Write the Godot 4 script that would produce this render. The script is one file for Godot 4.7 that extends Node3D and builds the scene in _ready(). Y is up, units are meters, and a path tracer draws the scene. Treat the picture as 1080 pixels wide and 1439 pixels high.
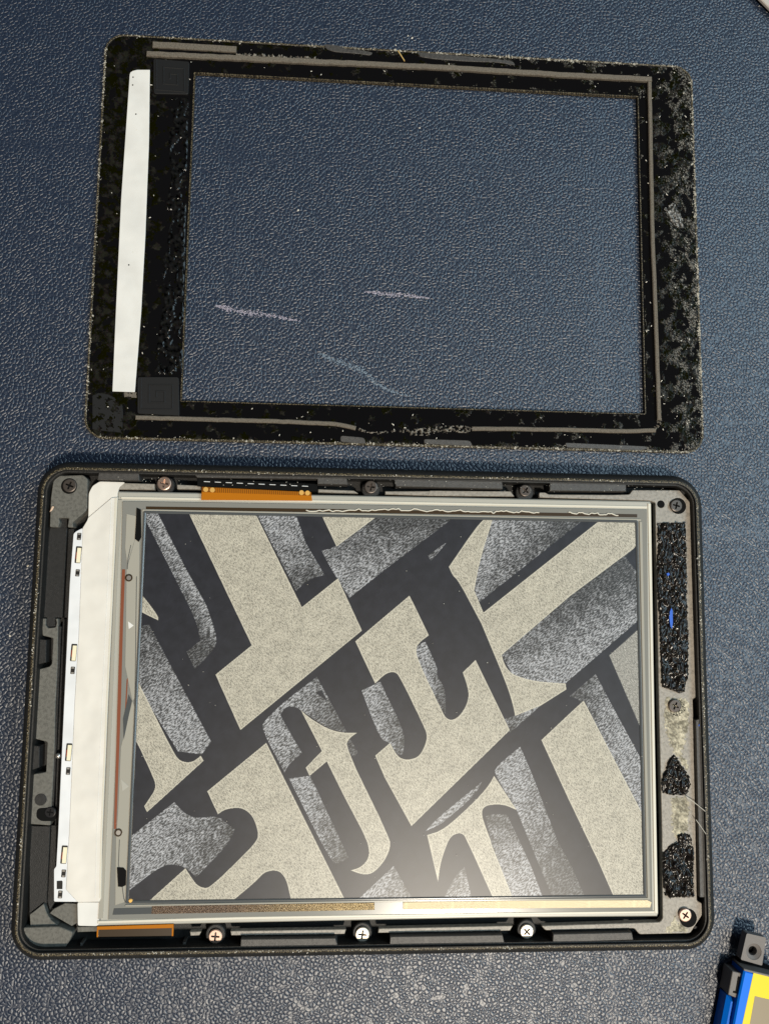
extends Node3D
# A dismantled e-book reader on a navy leather desk mat, seen from above. Lengths in the tables are millimetres.

const MM := 0.001
var M := {}
var rng := RandomNumberGenerator.new()
var used := {}


# ---------------------------------------------------------------- mesh building
class Shape:
	var v := PackedVector3Array()
	var n := PackedVector3Array()
	var t := PackedVector2Array()
	var c := PackedColorArray()
	var tint := Color.WHITE
	var coloured := false

	func put(a: Vector3, na: Vector3) -> void:
		v.append(a * 0.001)
		n.append(na)
		t.append(Vector2(a.x + a.y * 0.37, a.z + a.y * 0.61) * 0.01)
		c.append(tint)

	func tri(a: Vector3, b: Vector3, d: Vector3, na: Vector3, nb: Vector3, nd: Vector3) -> void:
		var g := (b - a).cross(d - a)
		if g.length_squared() < 1e-14:
			return
		if g.dot(na + nb + nd) < 0.0:
			put(a, na); put(b, nb); put(d, nd)
		else:
			put(a, na); put(d, nd); put(b, nb)

	func quad(a: Vector3, b: Vector3, d: Vector3, e: Vector3, nn: Vector3) -> void:
		tri(a, b, d, nn, nn, nn)
		tri(a, d, e, nn, nn, nn)

	func mesh() -> ArrayMesh:
		var arr := []
		arr.resize(Mesh.ARRAY_MAX)
		arr[Mesh.ARRAY_VERTEX] = v
		arr[Mesh.ARRAY_NORMAL] = n
		arr[Mesh.ARRAY_TEX_UV] = t
		if coloured:
			arr[Mesh.ARRAY_COLOR] = c
		var m := ArrayMesh.new()
		m.add_surface_from_arrays(Mesh.PRIMITIVE_TRIANGLES, arr)
		return m


func pv(a: Array, ox := 0.0, oz := 0.0) -> PackedVector2Array:
	var p := PackedVector2Array()
	for i in range(0, a.size(), 2):
		p.append(Vector2(a[i] - ox, a[i + 1] - oz))
	return p


func area2(p: PackedVector2Array) -> float:
	var s := 0.0
	for i in p.size():
		s += p[i].cross(p[(i + 1) % p.size()])
	return s


func grown(p: PackedVector2Array, by: float) -> PackedVector2Array:
	# p runs with positive area; by > 0 moves the edges inwards
	var q := PackedVector2Array()
	var k := p.size()
	for i in k:
		var e1 := (p[i] - p[(i + k - 1) % k]).normalized()
		var e2 := (p[(i + 1) % k] - p[i]).normalized()
		var n1 := Vector2(-e1.y, e1.x)
		var n2 := Vector2(-e2.y, e2.x)
		q.append(p[i] + (n1 + n2) * by / maxf(1.0 + n1.dot(n2), 0.35))
	return q


func prism(s: Shape, poly: PackedVector2Array, y0: float, y1: float, bev := 0.08) -> void:
	var p := poly.duplicate()
	if area2(p) < 0.0:
		p.reverse()
	var k := p.size()
	var q := grown(p, bev) if bev > 0.0 else p
	var ix := Geometry2D.triangulate_polygon(q)
	if ix.is_empty():
		q = p
		ix = Geometry2D.triangulate_polygon(q)
		if ix.is_empty():
			print("bad outline near ", p[0])
			return
	var up := Vector3.UP
	for i in range(0, ix.size(), 3):
		s.tri(Vector3(q[ix[i]].x, y1, q[ix[i]].y), Vector3(q[ix[i + 1]].x, y1, q[ix[i + 1]].y), Vector3(q[ix[i + 2]].x, y1, q[ix[i + 2]].y), up, up, up)
	for i in k:
		var j := (i + 1) % k
		var d := (p[j] - p[i]).normalized()
		var o := Vector3(d.y, 0, -d.x)
		var a := Vector3(p[i].x, y1 - bev, p[i].y)
		var b := Vector3(p[j].x, y1 - bev, p[j].y)
		if bev > 0.0:
			s.quad(Vector3(q[i].x, y1, q[i].y), Vector3(q[j].x, y1, q[j].y), b, a, (o + up).normalized())
		s.quad(a, b, Vector3(p[j].x, y0, p[j].y), Vector3(p[i].x, y0, p[i].y), o)


func box_poly(cx: float, cz: float, w: float, h: float, turn := 0.0) -> PackedVector2Array:
	var p := PackedVector2Array()
	for q in [Vector2(-1, -1), Vector2(1, -1), Vector2(1, 1), Vector2(-1, 1)]:
		p.append(Vector2(cx, cz) + Vector2(q.x * w / 2, q.y * h / 2).rotated(turn))
	return p


func disc_poly(cx: float, cz: float, r: float, k := 24) -> PackedVector2Array:
	var p := PackedVector2Array()
	for i in k:
		p.append(Vector2(cx, cz) + Vector2(r, 0).rotated(TAU * i / k))
	return p


func rounded_poly(p: PackedVector2Array, r: float, k := 4) -> PackedVector2Array:
	var out := PackedVector2Array()
	var m := p.size()
	for i in m:
		var a := (p[(i + m - 1) % m] - p[i])
		var b := (p[(i + 1) % m] - p[i])
		var rr := minf(r, minf(a.length(), b.length()) * 0.45)
		var s := p[i] + a.normalized() * rr
		var e := p[i] + b.normalized() * rr
		for j in k + 1:
			var f := float(j) / k
			out.append(s.lerp(p[i], f).lerp(p[i].lerp(e, f), f))
	return out


func strip_poly(line: PackedVector2Array, w: float) -> PackedVector2Array:
	var l := PackedVector2Array()
	var r := PackedVector2Array()
	var k := line.size()
	for i in k:
		var d := (line[mini(i + 1, k - 1)] - line[maxi(i - 1, 0)]).normalized()
		var o := Vector2(-d.y, d.x) * w / 2
		l.append(line[i] + o)
		r.append(line[i] - o)
	r.reverse()
	l.append_array(r)
	return l


func rrect(hw: float, hh: float, r: float, seg: int) -> Array:
	# points and outward directions round a rounded rectangle
	var out := []
	for k in 4:
		var c := Vector2((hw - r) * (1 if k == 0 or k == 3 else -1), (hh - r) * (1 if k < 2 else -1))
		for i in seg + 1:
			var d := Vector2.RIGHT.rotated(PI / 2 * k + PI / 2 * i / seg)
			out.append([c + d * r, d])
	return out


func ring(s: Shape, hw: float, hh: float, r: float, profile: Array, cx := 0.0, cz := 0.0, smooth := false, seg := 10) -> void:
	# profile: [distance in from the outline, height]; runs up the outside, over the top and down the inside
	var pn := []
	for i in profile.size() - 1:
		pn.append(Vector2(profile[i + 1][1] - profile[i][1], profile[i + 1][0] - profile[i][0]).normalized())
	for i in profile.size() - 1:
		var a: Array = profile[i]
		var b: Array = profile[i + 1]
		var na: Vector2 = pn[i]
		var nb: Vector2 = pn[i]
		if smooth:
			na = (pn[maxi(i - 1, 0)] + pn[i]).normalized()
			nb = (pn[i] + pn[mini(i + 1, pn.size() - 1)]).normalized()
		var la := rrect(hw - a[0], hh - a[0], maxf(r - a[0], 0.05), seg)
		var lb := rrect(hw - b[0], hh - b[0], maxf(r - b[0], 0.05), seg)
		for j in la.size():
			var k := (j + 1) % la.size()
			var dj: Vector2 = la[j][1]
			var dk: Vector2 = la[k][1]
			var v0 := Vector3(la[j][0].x + cx, a[1], la[j][0].y + cz)
			var v1 := Vector3(la[k][0].x + cx, a[1], la[k][0].y + cz)
			var v2 := Vector3(lb[k][0].x + cx, b[1], lb[k][0].y + cz)
			var v3 := Vector3(lb[j][0].x + cx, b[1], lb[j][0].y + cz)
			var n0 := Vector3(dj.x * na.x, na.y, dj.y * na.x)
			var n1 := Vector3(dk.x * na.x, na.y, dk.y * na.x)
			var n2 := Vector3(dk.x * nb.x, nb.y, dk.y * nb.x)
			var n3 := Vector3(dj.x * nb.x, nb.y, dj.y * nb.x)
			s.tri(v0, v1, v2, n0, n1, n2)
			s.tri(v0, v2, v3, n0, n2, n3)


func tube(s: Shape, pts: Array, r: float, sides := 6) -> void:
	for i in pts.size() - 1:
		var a: Vector3 = pts[i]
		var b: Vector3 = pts[i + 1]
		var d := (b - a).normalized()
		var x := d.cross(Vector3.UP if absf(d.y) < 0.9 else Vector3.RIGHT).normalized()
		var y := x.cross(d)
		for j in sides:
			var u0 := x * cos(TAU * j / sides) + y * sin(TAU * j / sides)
			var u1 := x * cos(TAU * (j + 1) / sides) + y * sin(TAU * (j + 1) / sides)
			s.tri(a + u0 * r, a + u1 * r, b + u1 * r, u0, u1, u1)
			s.tri(a + u0 * r, b + u1 * r, b + u0 * r, u0, u1, u0)


func field(lo: Vector2, hi: Vector2, cell: float, base: float, inside: Callable, height: Callable, colour: Callable) -> ArrayMesh:
	# a sheet of uneven stuff: its rim comes down to the base
	var nx := int((hi.x - lo.x) / cell) + 2
	var nz := int((hi.y - lo.y) / cell) + 2
	var h := PackedFloat32Array()
	h.resize(nx * nz)
	var ok := PackedByteArray()
	ok.resize(nx * nz)
	for j in nz:
		for i in nx:
			var p := lo + Vector2(i, j) * cell
			if inside.call(p):
				ok[j * nx + i] = 1
				h[j * nx + i] = height.call(p)
			else:
				h[j * nx + i] = base
	for j in range(1, nz - 1):
		for i in range(1, nx - 1):
			var o := j * nx + i
			if ok[o] and not (ok[o - 1] and ok[o + 1] and ok[o - nx] and ok[o + nx]):
				h[o] = base
	var id := PackedInt32Array()
	id.resize(nx * nz)
	id.fill(-1)
	var v := PackedVector3Array()
	var n := PackedVector3Array()
	var t := PackedVector2Array()
	var c := PackedColorArray()
	var ix := PackedInt32Array()
	for j in nz:
		for i in nx:
			var o := j * nx + i
			if not ok[o]:
				continue
			var p := lo + Vector2(i, j) * cell
			id[o] = v.size()
			v.append(Vector3(p.x, h[o], p.y) * MM)
			var gx := h[j * nx + mini(i + 1, nx - 1)] - h[j * nx + maxi(i - 1, 0)]
			var gz := h[mini(j + 1, nz - 1) * nx + i] - h[maxi(j - 1, 0) * nx + i]
			n.append(Vector3(-gx, 2.0 * cell, -gz).normalized())
			t.append(p * 0.01)
			c.append(colour.call(p))
	for j in nz - 1:
		for i in nx - 1:
			var o := j * nx + i
			if ok[o] and ok[o + 1] and ok[o + nx] and ok[o + nx + 1]:
				ix.append_array([id[o], id[o + 1], id[o + nx + 1], id[o], id[o + nx + 1], id[o + nx]])
	var arr := []
	arr.resize(Mesh.ARRAY_MAX)
	arr[Mesh.ARRAY_VERTEX] = v
	arr[Mesh.ARRAY_NORMAL] = n
	arr[Mesh.ARRAY_TEX_UV] = t
	arr[Mesh.ARRAY_COLOR] = c
	arr[Mesh.ARRAY_INDEX] = ix
	var m := ArrayMesh.new()
	m.add_surface_from_arrays(Mesh.PRIMITIVE_TRIANGLES, arr)
	return m


# ---------------------------------------------------------------- naming
func numbered(called: String) -> String:
	used[called] = used.get(called, -1) + 1
	return called if used[called] == 0 else "%s_%03d" % [called, used[called]]


func tag(o: Node, label: String, category := "", group := "", kind := "") -> Node:
	if label: o.set_meta("label", label)
	if category: o.set_meta("category", category)
	if group: o.set_meta("group", group)
	if kind: o.set_meta("kind", kind)
	return o


func thing(called: String, label: String, category: String, at := Vector3.ZERO, turn := 0.0) -> Node3D:
	var o := Node3D.new()
	o.name = numbered(called)
	add_child(o)
	o.position = at * MM
	o.rotation.y = turn
	tag(o, label, category)
	return o


func put_mesh(called: String, m: Mesh, mat: Material, parent: Node) -> MeshInstance3D:
	var o := MeshInstance3D.new()
	o.mesh = m
	o.material_override = mat
	var k := 0
	var nm := called
	while parent.has_node(NodePath(nm)):
		k += 1
		nm = "%s_%03d" % [called, k]
	o.name = nm
	parent.add_child(o)
	return o


func part(called: String, s: Shape, mat: Material, parent: Node) -> MeshInstance3D:
	return put_mesh(called, s.mesh(), mat, parent)


func slab(called: String, poly: PackedVector2Array, y0: float, y1: float, mat: Material, parent: Node, bev := 0.08) -> MeshInstance3D:
	var s := Shape.new()
	prism(s, poly, y0, y1, bev)
	return part(called, s, mat, parent)


# ---------------------------------------------------------------- materials
func rgb(r: float, g: float, b: float) -> Color:
	return Color(r, g, b).linear_to_srgb()


func mat(called: String, c: Color, rough: float, spec := 0.5, metal := 0.0) -> StandardMaterial3D:
	var m := StandardMaterial3D.new()
	m.resource_name = called
	m.albedo_color = c
	m.roughness = rough
	m.metallic = metal
	m.metallic_specular = spec
	M[called] = m
	return m


func noise(kind: int, freq: float, sd: int, oct := 1) -> FastNoiseLite:
	var f := FastNoiseLite.new()
	f.noise_type = kind
	f.frequency = freq
	f.seed = sd
	f.fractal_type = FastNoiseLite.FRACTAL_FBM if oct > 1 else FastNoiseLite.FRACTAL_NONE
	f.fractal_octaves = oct
	return f


func noise_tex(f: FastNoiseLite, size: int, normal := 0.0, ramp: Gradient = null) -> NoiseTexture2D:
	var t := NoiseTexture2D.new()
	t.width = size
	t.height = size
	t.seamless = true
	t.seamless_blend_skirt = 0.12
	t.noise = f
	if normal > 0.0:
		t.as_normal_map = true
		t.bump_strength = normal
	if ramp:
		t.color_ramp = ramp
	return t


func ramp(stops: Array) -> Gradient:
	var g := Gradient.new()
	g.offsets = PackedFloat32Array(stops.map(func(s): return s[0]))
	g.colors = PackedColorArray(stops.map(func(s): return Color(s[1], s[1], s[1]) if s.size() == 2 else Color(s[1], s[2], s[3])))
	return g


func uvs(m: StandardMaterial3D, per_100mm: float) -> void:
	m.uv1_scale = Vector3(per_100mm, per_100mm, 1)


func make_materials() -> void:
	# leather: pebbled grain with creases, over a finer wrinkle
	var leather := mat("leather", rgb(0.0055, 0.0138, 0.033), 0.45, 0.7)
	var grain := noise(FastNoiseLite.TYPE_CELLULAR, 0.05, 11)
	grain.cellular_return_type = FastNoiseLite.RETURN_DISTANCE2_SUB
	grain.cellular_distance_function = FastNoiseLite.DISTANCE_EUCLIDEAN
	grain.cellular_jitter = 1.0
	grain.domain_warp_enabled = true
	grain.domain_warp_amplitude = 5.0
	grain.domain_warp_frequency = 0.05
	grain.domain_warp_fractal_type = FastNoiseLite.DOMAIN_WARP_FRACTAL_NONE
	leather.normal_enabled = true
	leather.normal_texture = noise_tex(grain, 2048, 7.0, ramp([[0.0, 0.0], [0.05, 0.0], [0.2, 0.5], [0.42, 0.82], [1.0, 1.0]]))
	leather.normal_scale = 0.42
	uvs(leather, 1.0)

	var fine := noise_tex(noise(FastNoiseLite.TYPE_SIMPLEX, 0.12, 21, 2), 512, 3.0)
	var blot := noise_tex(noise(FastNoiseLite.TYPE_SIMPLEX, 0.03, 31, 5), 512, 0.0, ramp([[0.0, 0.78], [0.5, 0.93], [1.0, 1.0]]))
	var speck := noise_tex(noise(FastNoiseLite.TYPE_SIMPLEX, 0.16, 41, 3), 512, 0.0, ramp([[0.0, 0.08, 0.07, 0.06], [0.4, 0.2, 0.18, 0.14], [0.56, 0.55, 0.5, 0.4], [1.0, 1.0, 0.95, 0.82]]))
	var housing := mat("housing", rgb(0.013, 0.0125, 0.0115), 0.55, 0.42)
	var inner := mat("inner_plastic", rgb(0.019, 0.0185, 0.018), 0.5, 0.4)
	var ledge := mat("ledge_plastic", rgb(0.06, 0.055, 0.05), 0.5, 0.5)
	var frame := mat("frame_metal", rgb(0.3, 0.268, 0.225), 0.42, 0.5, 0.0)
	var dim := mat("frame_dull", rgb(0.135, 0.129, 0.112), 0.5, 0.4)
	for m in [housing, inner, ledge, frame, dim]:
		m.normal_enabled = true
		m.normal_texture = fine
		m.normal_scale = 0.3
		m.albedo_texture = blot
		uvs(m, 5.0)
	mat("pit", rgb(0.004, 0.004, 0.004), 0.7, 0.2)
	var wear := mat("worn_edge", rgb(0.3, 0.285, 0.255), 0.5, 0.4)
	wear.albedo_texture = speck
	uvs(wear, 2.6)
	mat("bezel_black", rgb(0.0035, 0.0033, 0.0036), 0.08, 0.34)
	var res := mat("residue", Color.WHITE, 0.3, 0.17)
	res.vertex_color_use_as_albedo = true
	var glue := mat("glue_black", Color.WHITE, 0.2, 0.33)
	glue.vertex_color_use_as_albedo = true
	var foam := mat("foam", rgb(0.165, 0.142, 0.113), 0.8, 0.25)
	foam.albedo_texture = blot
	foam.normal_enabled = true
	foam.normal_texture = fine
	foam.normal_scale = 0.8
	uvs(foam, 9.0)
	mat("pad", rgb(0.0105, 0.0105, 0.0108), 0.5, 0.4)
	var film := mat("white_film", rgb(0.71, 0.67, 0.605), 0.5, 0.5)
	var cool := mat("white_strip", rgb(0.74, 0.74, 0.745), 0.42, 0.5)
	var paper := mat("white_tape", rgb(0.70, 0.68, 0.64), 0.6, 0.4)
	var faint := noise_tex(noise(FastNoiseLite.TYPE_SIMPLEX, 0.006, 61, 4), 512, 0.0, ramp([[0.0, 0.93], [1.0, 1.0]]))
	var wavy := noise_tex(noise(FastNoiseLite.TYPE_SIMPLEX, 0.011, 63, 2), 512, 9.0)
	for m in [film, cool, paper]:
		m.normal_enabled = true
		m.normal_texture = wavy
		m.normal_scale = 0.14
		m.albedo_texture = faint
		uvs(m, 2.0)
	mat("guide", rgb(0.36, 0.345, 0.3), 0.36, 0.5)
	mat("guide_edge", rgb(0.58, 0.54, 0.45), 0.42, 0.5)
	mat("border_grey", rgb(0.2, 0.195, 0.175), 0.18, 0.5)
	mat("border_pale", rgb(0.33, 0.31, 0.262), 0.16, 0.5)
	mat("border_dark", rgb(0.07, 0.074, 0.075), 0.2, 0.5)
	mat("copper_dark", rgb(0.24, 0.075, 0.038), 0.3, 0.5, 0.2)
	mat("silver", rgb(0.5, 0.47, 0.43), 0.32, 0.5, 0.8)
	var gold := mat("gold", rgb(0.66, 0.55, 0.36), 0.5, 0.5, 0.35)
	var gm := noise_tex(noise(FastNoiseLite.TYPE_SIMPLEX, 0.11, 71, 3), 512, 10.0)
	gold.normal_enabled = true
	gold.normal_texture = gm
	gold.normal_scale = 0.25
	uvs(gold, 9.0)
	var copper := mat("copper_speck", Color.WHITE, 0.4, 0.5, 0.2)
	copper.normal_enabled = true
	copper.normal_texture = gm
	copper.vertex_color_use_as_albedo = true
	copper.normal_scale = 0.5
	copper.albedo_texture = noise_tex(noise(FastNoiseLite.TYPE_SIMPLEX, 0.13, 47, 3), 512, 0.0, ramp([[0.0, 0.35, 0.3, 0.28], [0.42, 0.6, 0.55, 0.5], [0.58, 1.0, 0.97, 0.9], [1.0, 1.0, 1.0, 1.0]]))
	uvs(copper, 4.5)
	mat("orange", rgb(0.40, 0.13, 0.006), 0.2, 0.5)
	mat("orange_dark", rgb(0.17, 0.055, 0.004), 0.25, 0.5)
	mat("flex_brown", rgb(0.035, 0.02, 0.008), 0.3, 0.5)
	mat("solder", rgb(0.95, 0.55, 0.15), 0.3, 0.5, 0.5)
	mat("screw_copper", rgb(0.42, 0.3, 0.24), 0.38, 0.5, 0.85)
	mat("screw_dark", rgb(0.085, 0.07, 0.06), 0.42, 0.5, 0.6)
	mat("screw_steel", rgb(0.5, 0.45, 0.38), 0.42, 0.5, 0.75)
	mat("screw_black", rgb(0.004, 0.004, 0.005), 0.35, 0.5)
	mat("white_ink", rgb(0.6, 0.6, 0.58), 0.6, 0.3)
	mat("lint", rgb(0.62, 0.58, 0.5), 0.8, 0.2)
	mat("fray", rgb(0.4, 0.37, 0.31), 0.8, 0.2)
	mat("chalk", rgb(0.4, 0.36, 0.42), 0.8, 0.2)
	mat("chalk_blue", rgb(0.2, 0.25, 0.3), 0.8, 0.2)
	mat("blue_flake", rgb(0.03, 0.11, 0.5), 0.3, 0.5)
	mat("crumb", rgb(0.6, 0.42, 0.3), 0.8, 0.3)
	mat("straw", rgb(0.55, 0.38, 0.14), 0.6, 0.3)
	mat("led_cream", rgb(0.78, 0.7, 0.5), 0.4, 0.5)
	mat("led_red", rgb(0.3, 0.045, 0.02), 0.4, 0.5)
	mat("chip", rgb(0.02, 0.018, 0.016), 0.3, 0.5)
	mat("chip_end", rgb(0.4, 0.37, 0.33), 0.35, 0.5, 0.6)
	mat("cell_blue", rgb(0.0, 0.15, 0.72), 0.3, 0.4)
	mat("cell_yellow", rgb(0.72, 0.56, 0.0), 0.35, 0.5)
	mat("cell_print", rgb(0.24, 0.19, 0.12), 0.4, 0.5)
	var lug := mat("lug_plastic", rgb(0.15, 0.135, 0.125), 0.5, 0.4)
	lug.normal_enabled = true
	lug.normal_texture = fine
	lug.normal_scale = 0.25
	uvs(lug, 5.0)
	mat("case_beige", rgb(0.42, 0.38, 0.34), 0.5, 0.4)


# ---------------------------------------------------------------- the print on the screen
func fill_poly(ids: PackedByteArray, w: int, h: int, a: Array, id: int) -> void:
	var p := PackedVector2Array()
	for i in range(0, a.size(), 2):
		p.append(Vector2(a[i] * w / 1000.0, a[i + 1] * h / 1000.0))
	for pass_no in 2:
		# soften the gentle bends, keep the sharp corners
		var m := PackedVector2Array()
		for i in p.size():
			var a0 := p[(i + p.size() - 1) % p.size()]
			var a1 := p[(i + 1) % p.size()]
			var bend := absf((p[i] - a0).angle_to(a1 - p[i]))
			var reach := minf((p[i] - a0).length(), (a1 - p[i]).length())
			if bend > 0.08 and bend < 1.0 and reach < 60.0:
				m.append(p[i].lerp(a0, 0.25))
				m.append(p[i].lerp(a1, 0.25))
			else:
				m.append(p[i])
		p = m
	var y0 := 1e9
	var y1 := -1e9
	for q in p:
		y0 = minf(y0, q.y)
		y1 = maxf(y1, q.y)
	for y in range(maxi(0, int(y0)), mini(h - 1, int(y1)) + 1):
		var xs := []
		var yy := y + 0.5
		for i in p.size():
			var u := p[i]
			var v := p[(i + 1) % p.size()]
			if (u.y <= yy) != (v.y <= yy):
				xs.append(u.x + (yy - u.y) / (v.y - u.y) * (v.x - u.x))
		xs.sort()
		for k in range(0, xs.size() - 1, 2):
			for x in range(maxi(0, int(xs[k] + 0.5)), mini(w, int(xs[k + 1] + 0.5))):
				ids[y * w + x] = id


func screen_print() -> ImageTexture:
	# letterpress blocks seen from above: pale faces (2), grey cut sides (1), black gaps (0)
	var w := 1360
	var h := 1006
	var ids := PackedByteArray()
	ids.resize(w * h)
	var grey := [
		[-8,1,23,0,83,149,125,244,150,332,142,366,107,413,90,369,116,338,107,286,52,150],
		[219,-5,297,-7,319,73,358,159,335,167,313,187,302,205],
		[351,93,381,83,457,-11,631,-16,479,143,409,220,371,143],
		[567,102,599,70,604,66,588,94,573,116],
		[683,-9,900,-15,673,227,659,200,680,76],
		[718,370,860,208,1006,61,1002,273,849,445,786,442,741,425],
		[724,541,745,533,799,503,734,579],
		[857,480,911,420,939,492,1002,648,1002,809,885,493],
		[-5,302,15,298,144,602,127,635,81,627,0,463],
		[240,567,247,546,289,492,347,432,431,631,422,642,384,579,317,520,302,509,285,513,277,533,297,579,321,631,308,646,294,664,288,682],
		[297,697,338,690,362,754,416,899,396,915,381,907],
		[-3,843,78,756,96,783,121,798,162,791,178,809,195,825,185,861,125,944,106,922,84,911,57,916,1,974],
		[436,467,450,459,473,444,505,530,524,588,520,635,507,635,494,603,475,598],
		[545,356,550,343,563,337,589,409,585,424,602,458,605,494,604,528,595,523,570,447,544,381],
		[703,687,705,668,755,614,780,691,828,858,856,926,884,1008,818,1007,747,780],
		[504,921,541,1003,438,1001],
		[940,369,1003,296,1003,567],
		[602,1003,626,946,643,925,657,1004],
	]
	var pale := [
		[83,-5,217,350,148,428,200,572,435,308,385,168,314,247,215,-9],
		[345,-16,381,81,469,-11],
		[530,212,570,319,550,339,544,356,547,383,597,521,605,539,617,546,633,534,648,503,652,469,639,418,665,384,734,571,538,820,484,694,465,638,494,605,507,636,517,646,530,649,546,644,556,633,565,607,568,586,562,563,513,433,504,419,494,418,481,425,463,449,422,337],
		[317,520,330,535,344,548,376,572,404,579,428,579,412,594,406,616,496,851,497,873,489,901,475,925,462,939,450,942,439,940,420,931,435,926,447,915,455,899,456,881,450,851,406,745,370,653,337,690,329,669,360,626],
		[251,605,140,729,162,787,174,776,188,772,203,771,215,777,226,789,234,807,241,838,238,854,221,881,153,969,140,972,126,963,117,947,104,922,32,1009,189,1011,238,957,252,936,267,929,282,931,291,942,298,958,308,1010,410,1004],
		[-17,569,0,598,37,696,41,713,39,729,21,766,27,781,131,651,125,638,114,651,101,656,85,651,73,631,5,463,-23,387],
		[-23,189,-1,219,33,276,32,286,0,266,-21,250],
		[680,-7,702,-8,682,76,670,137,662,196,681,256,934,-14,1007,-15,1006,63,860,208,718,370,723,393,732,412,744,425,786,441,849,446,850,462,798,505,745,533,741,505,729,452,677,287,630,170,618,156,610,132],
		[883,494,798,597,850,747,911,916,944,1016,1010,1017,1008,807,886,493],
		[702,691,691,717,662,759,602,830,569,843,591,962,595,919,602,888,614,848,630,838,640,841,646,852,702,1012,741,1013,681,812,677,787,680,774,691,766,721,765,747,780],
	]
	var shade := [
		[978,97,1006,59,1004,143],
		[346,475,357,466,369,496],
	]
	var leaf := [
		[677,707,672,724,647,761,626,783,597,815,566,833,586,804,626,761],
		[685,794,705,789,728,792,774,921,801,1014,741,1013,696,867],
	]
	# each cut side runs from shadow (first point) to light (second)
	var fall := [
		[48,179,83,149], [308,212,254,29], [427,15,422,181], [572,120,601,68], [801,115,698,18], [815,252,858,387], [733,579,784,503], [875,502,960,502],
		[-4,302,78,543], [384,579,272,543], [408,818,325,817], [196,852,59,797], [528,542,454,542], [608,447,553,428], [854,803,740,746], [542,963,459,962], [963,328,998,444], [612,946,647,1004],
	]
	for i in grey.size():
		fill_poly(ids, w, h, grey[i], 10 + i)
	for a in pale:
		fill_poly(ids, w, h, a, 2)
	for i in leaf.size():
		fill_poly(ids, w, h, leaf[i], 10 + fall.size() + i)
	fall.append([654,764,640,746])
	fall.append([697,794,760,948])
	for a in shade:
		fill_poly(ids, w, h, a, 0)
	fill_poly(ids, w, h, [940,369,1003,296,1003,567], 3)
	# print tones: dashes along the grain of the wood type, blotches, scratches
	var fa := noise(FastNoiseLite.TYPE_SIMPLEX, 0.2, 3, 2)
	var fb := noise(FastNoiseLite.TYPE_SIMPLEX, 0.02, 4, 3)
	var out := PackedByteArray()
	out.resize(w * h * 3)
	var big: PackedByteArray = fb.get_image(w, h).get_data()
	var small: PackedByteArray = fa.get_image(w, h).get_data()
	fa.seed = 8
	fa.frequency = 0.42
	var tiny: PackedByteArray = fa.get_image(w, h).get_data()
	# fine scratches, as a light or dark tint per texel
	var mark := PackedByteArray()
	mark.resize(w * h)
	mark.fill(100)
	var sr := RandomNumberGenerator.new()
	sr.seed = 77
	for i in 900:
		var p := Vector2(sr.randf() * w, sr.randf() * h)
		var ang := sr.randfn(-0.75, 0.35) if sr.randf() < 0.6 else sr.randf() * TAU
		var bend := sr.randfn(0, 0.012)
		var tone := sr.randi_range(104, 116) if sr.randf() < 0.6 else sr.randi_range(84, 96)
		for j in sr.randi_range(12, 80):
			p += Vector2.RIGHT.rotated(ang)
			ang += bend
			if p.x >= 0 and p.y >= 0 and p.x < w and p.y < h:
				mark[int(p.y) * w + int(p.x)] = tone
	var from := []
	var along := []
	for f in fall:
		var f0 := Vector2(f[0] * w, f[1] * h) / 1000.0
		var f1 := Vector2(f[2] * w, f[3] * h) / 1000.0
		from.append(f0)
		along.append((f1 - f0) / (f1 - f0).length_squared())
	for y in h:
		for x in w:
			var o := y * w + x
			var k := ids[o]
			# the grain leans like the blocks
			var sx := int(x * 0.2 + y * 0.34) % w
			var sy := (int(y * 0.6 - x * 1.0) + 4 * h) % h
			var d: float = small[sy * w + sx] / 255.0
			var b: float = big[o] / 255.0
			var g: float = tiny[o] / 255.0
			var r := 0.155
			var warm := 0.0
			var cool := 1.0 if k == 0 else (0.12 if k >= 10 else 0.0)
			if k == 2:
				r = 0.745 - 0.06 * b
				if d + 0.5 * g < 0.60 + 0.07 * (b - 0.5):
					r -= 0.17
				r += 0.22 * (g - 0.5)
				if g < 0.3:
					r -= 0.1
				if y > 3 and x > 3 and y < h - 4 and x < w - 4 and (ids[o - 3] != 2 or ids[o + 3] != 2 or ids[o - 3 * w] != 2 or ids[o + 3 * w] != 2):
					r = maxf(r, 0.72)
				warm = 1.0
			elif k == 3:
				r = clampf(0.55 + 0.55 * (g - 0.5) + 0.25 * (d - 0.5), 0.3, 0.75)
				warm = 0.6
			elif k >= 10:
				var q: float = (Vector2(x, y) - from[k - 10]).dot(along[k - 10]) + 0.5 * (b - 0.5)
				var lightness := lerpf(0.25, 0.54, clampf(q, 0.0, 1.0))
				var streak: float = small[(int(x * 0.6 + y * 0.8) % h) * w + (int(x * 0.28 - y * 0.21) + w) % w] / 255.0
				r = clampf(lightness + (1.3 * (g - 0.5) + 1.2 * (streak - 0.5) + 0.15 * (b - 0.5)) * lightness * 1.7, 0.15, 0.7)
			else:
				r += 0.03 * (b - 0.5)
			var mk := mark[o]
			if mk != 100:
				r *= lerpf(1.0, mk / 100.0, 0.9)
			out[o * 3] = int(clampf(r * (1.0 - 0.02 * cool), 0, 1) * 255)
			out[o * 3 + 1] = int(clampf(r * (1.0 - 0.035 * warm), 0, 1) * 255)
			out[o * 3 + 2] = int(clampf(r * (1.0 - 0.12 * warm + 0.14 * cool), 0, 1) * 255)
	return ImageTexture.create_from_image(Image.create_from_data(w, h, false, Image.FORMAT_RGB8, out))


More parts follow.
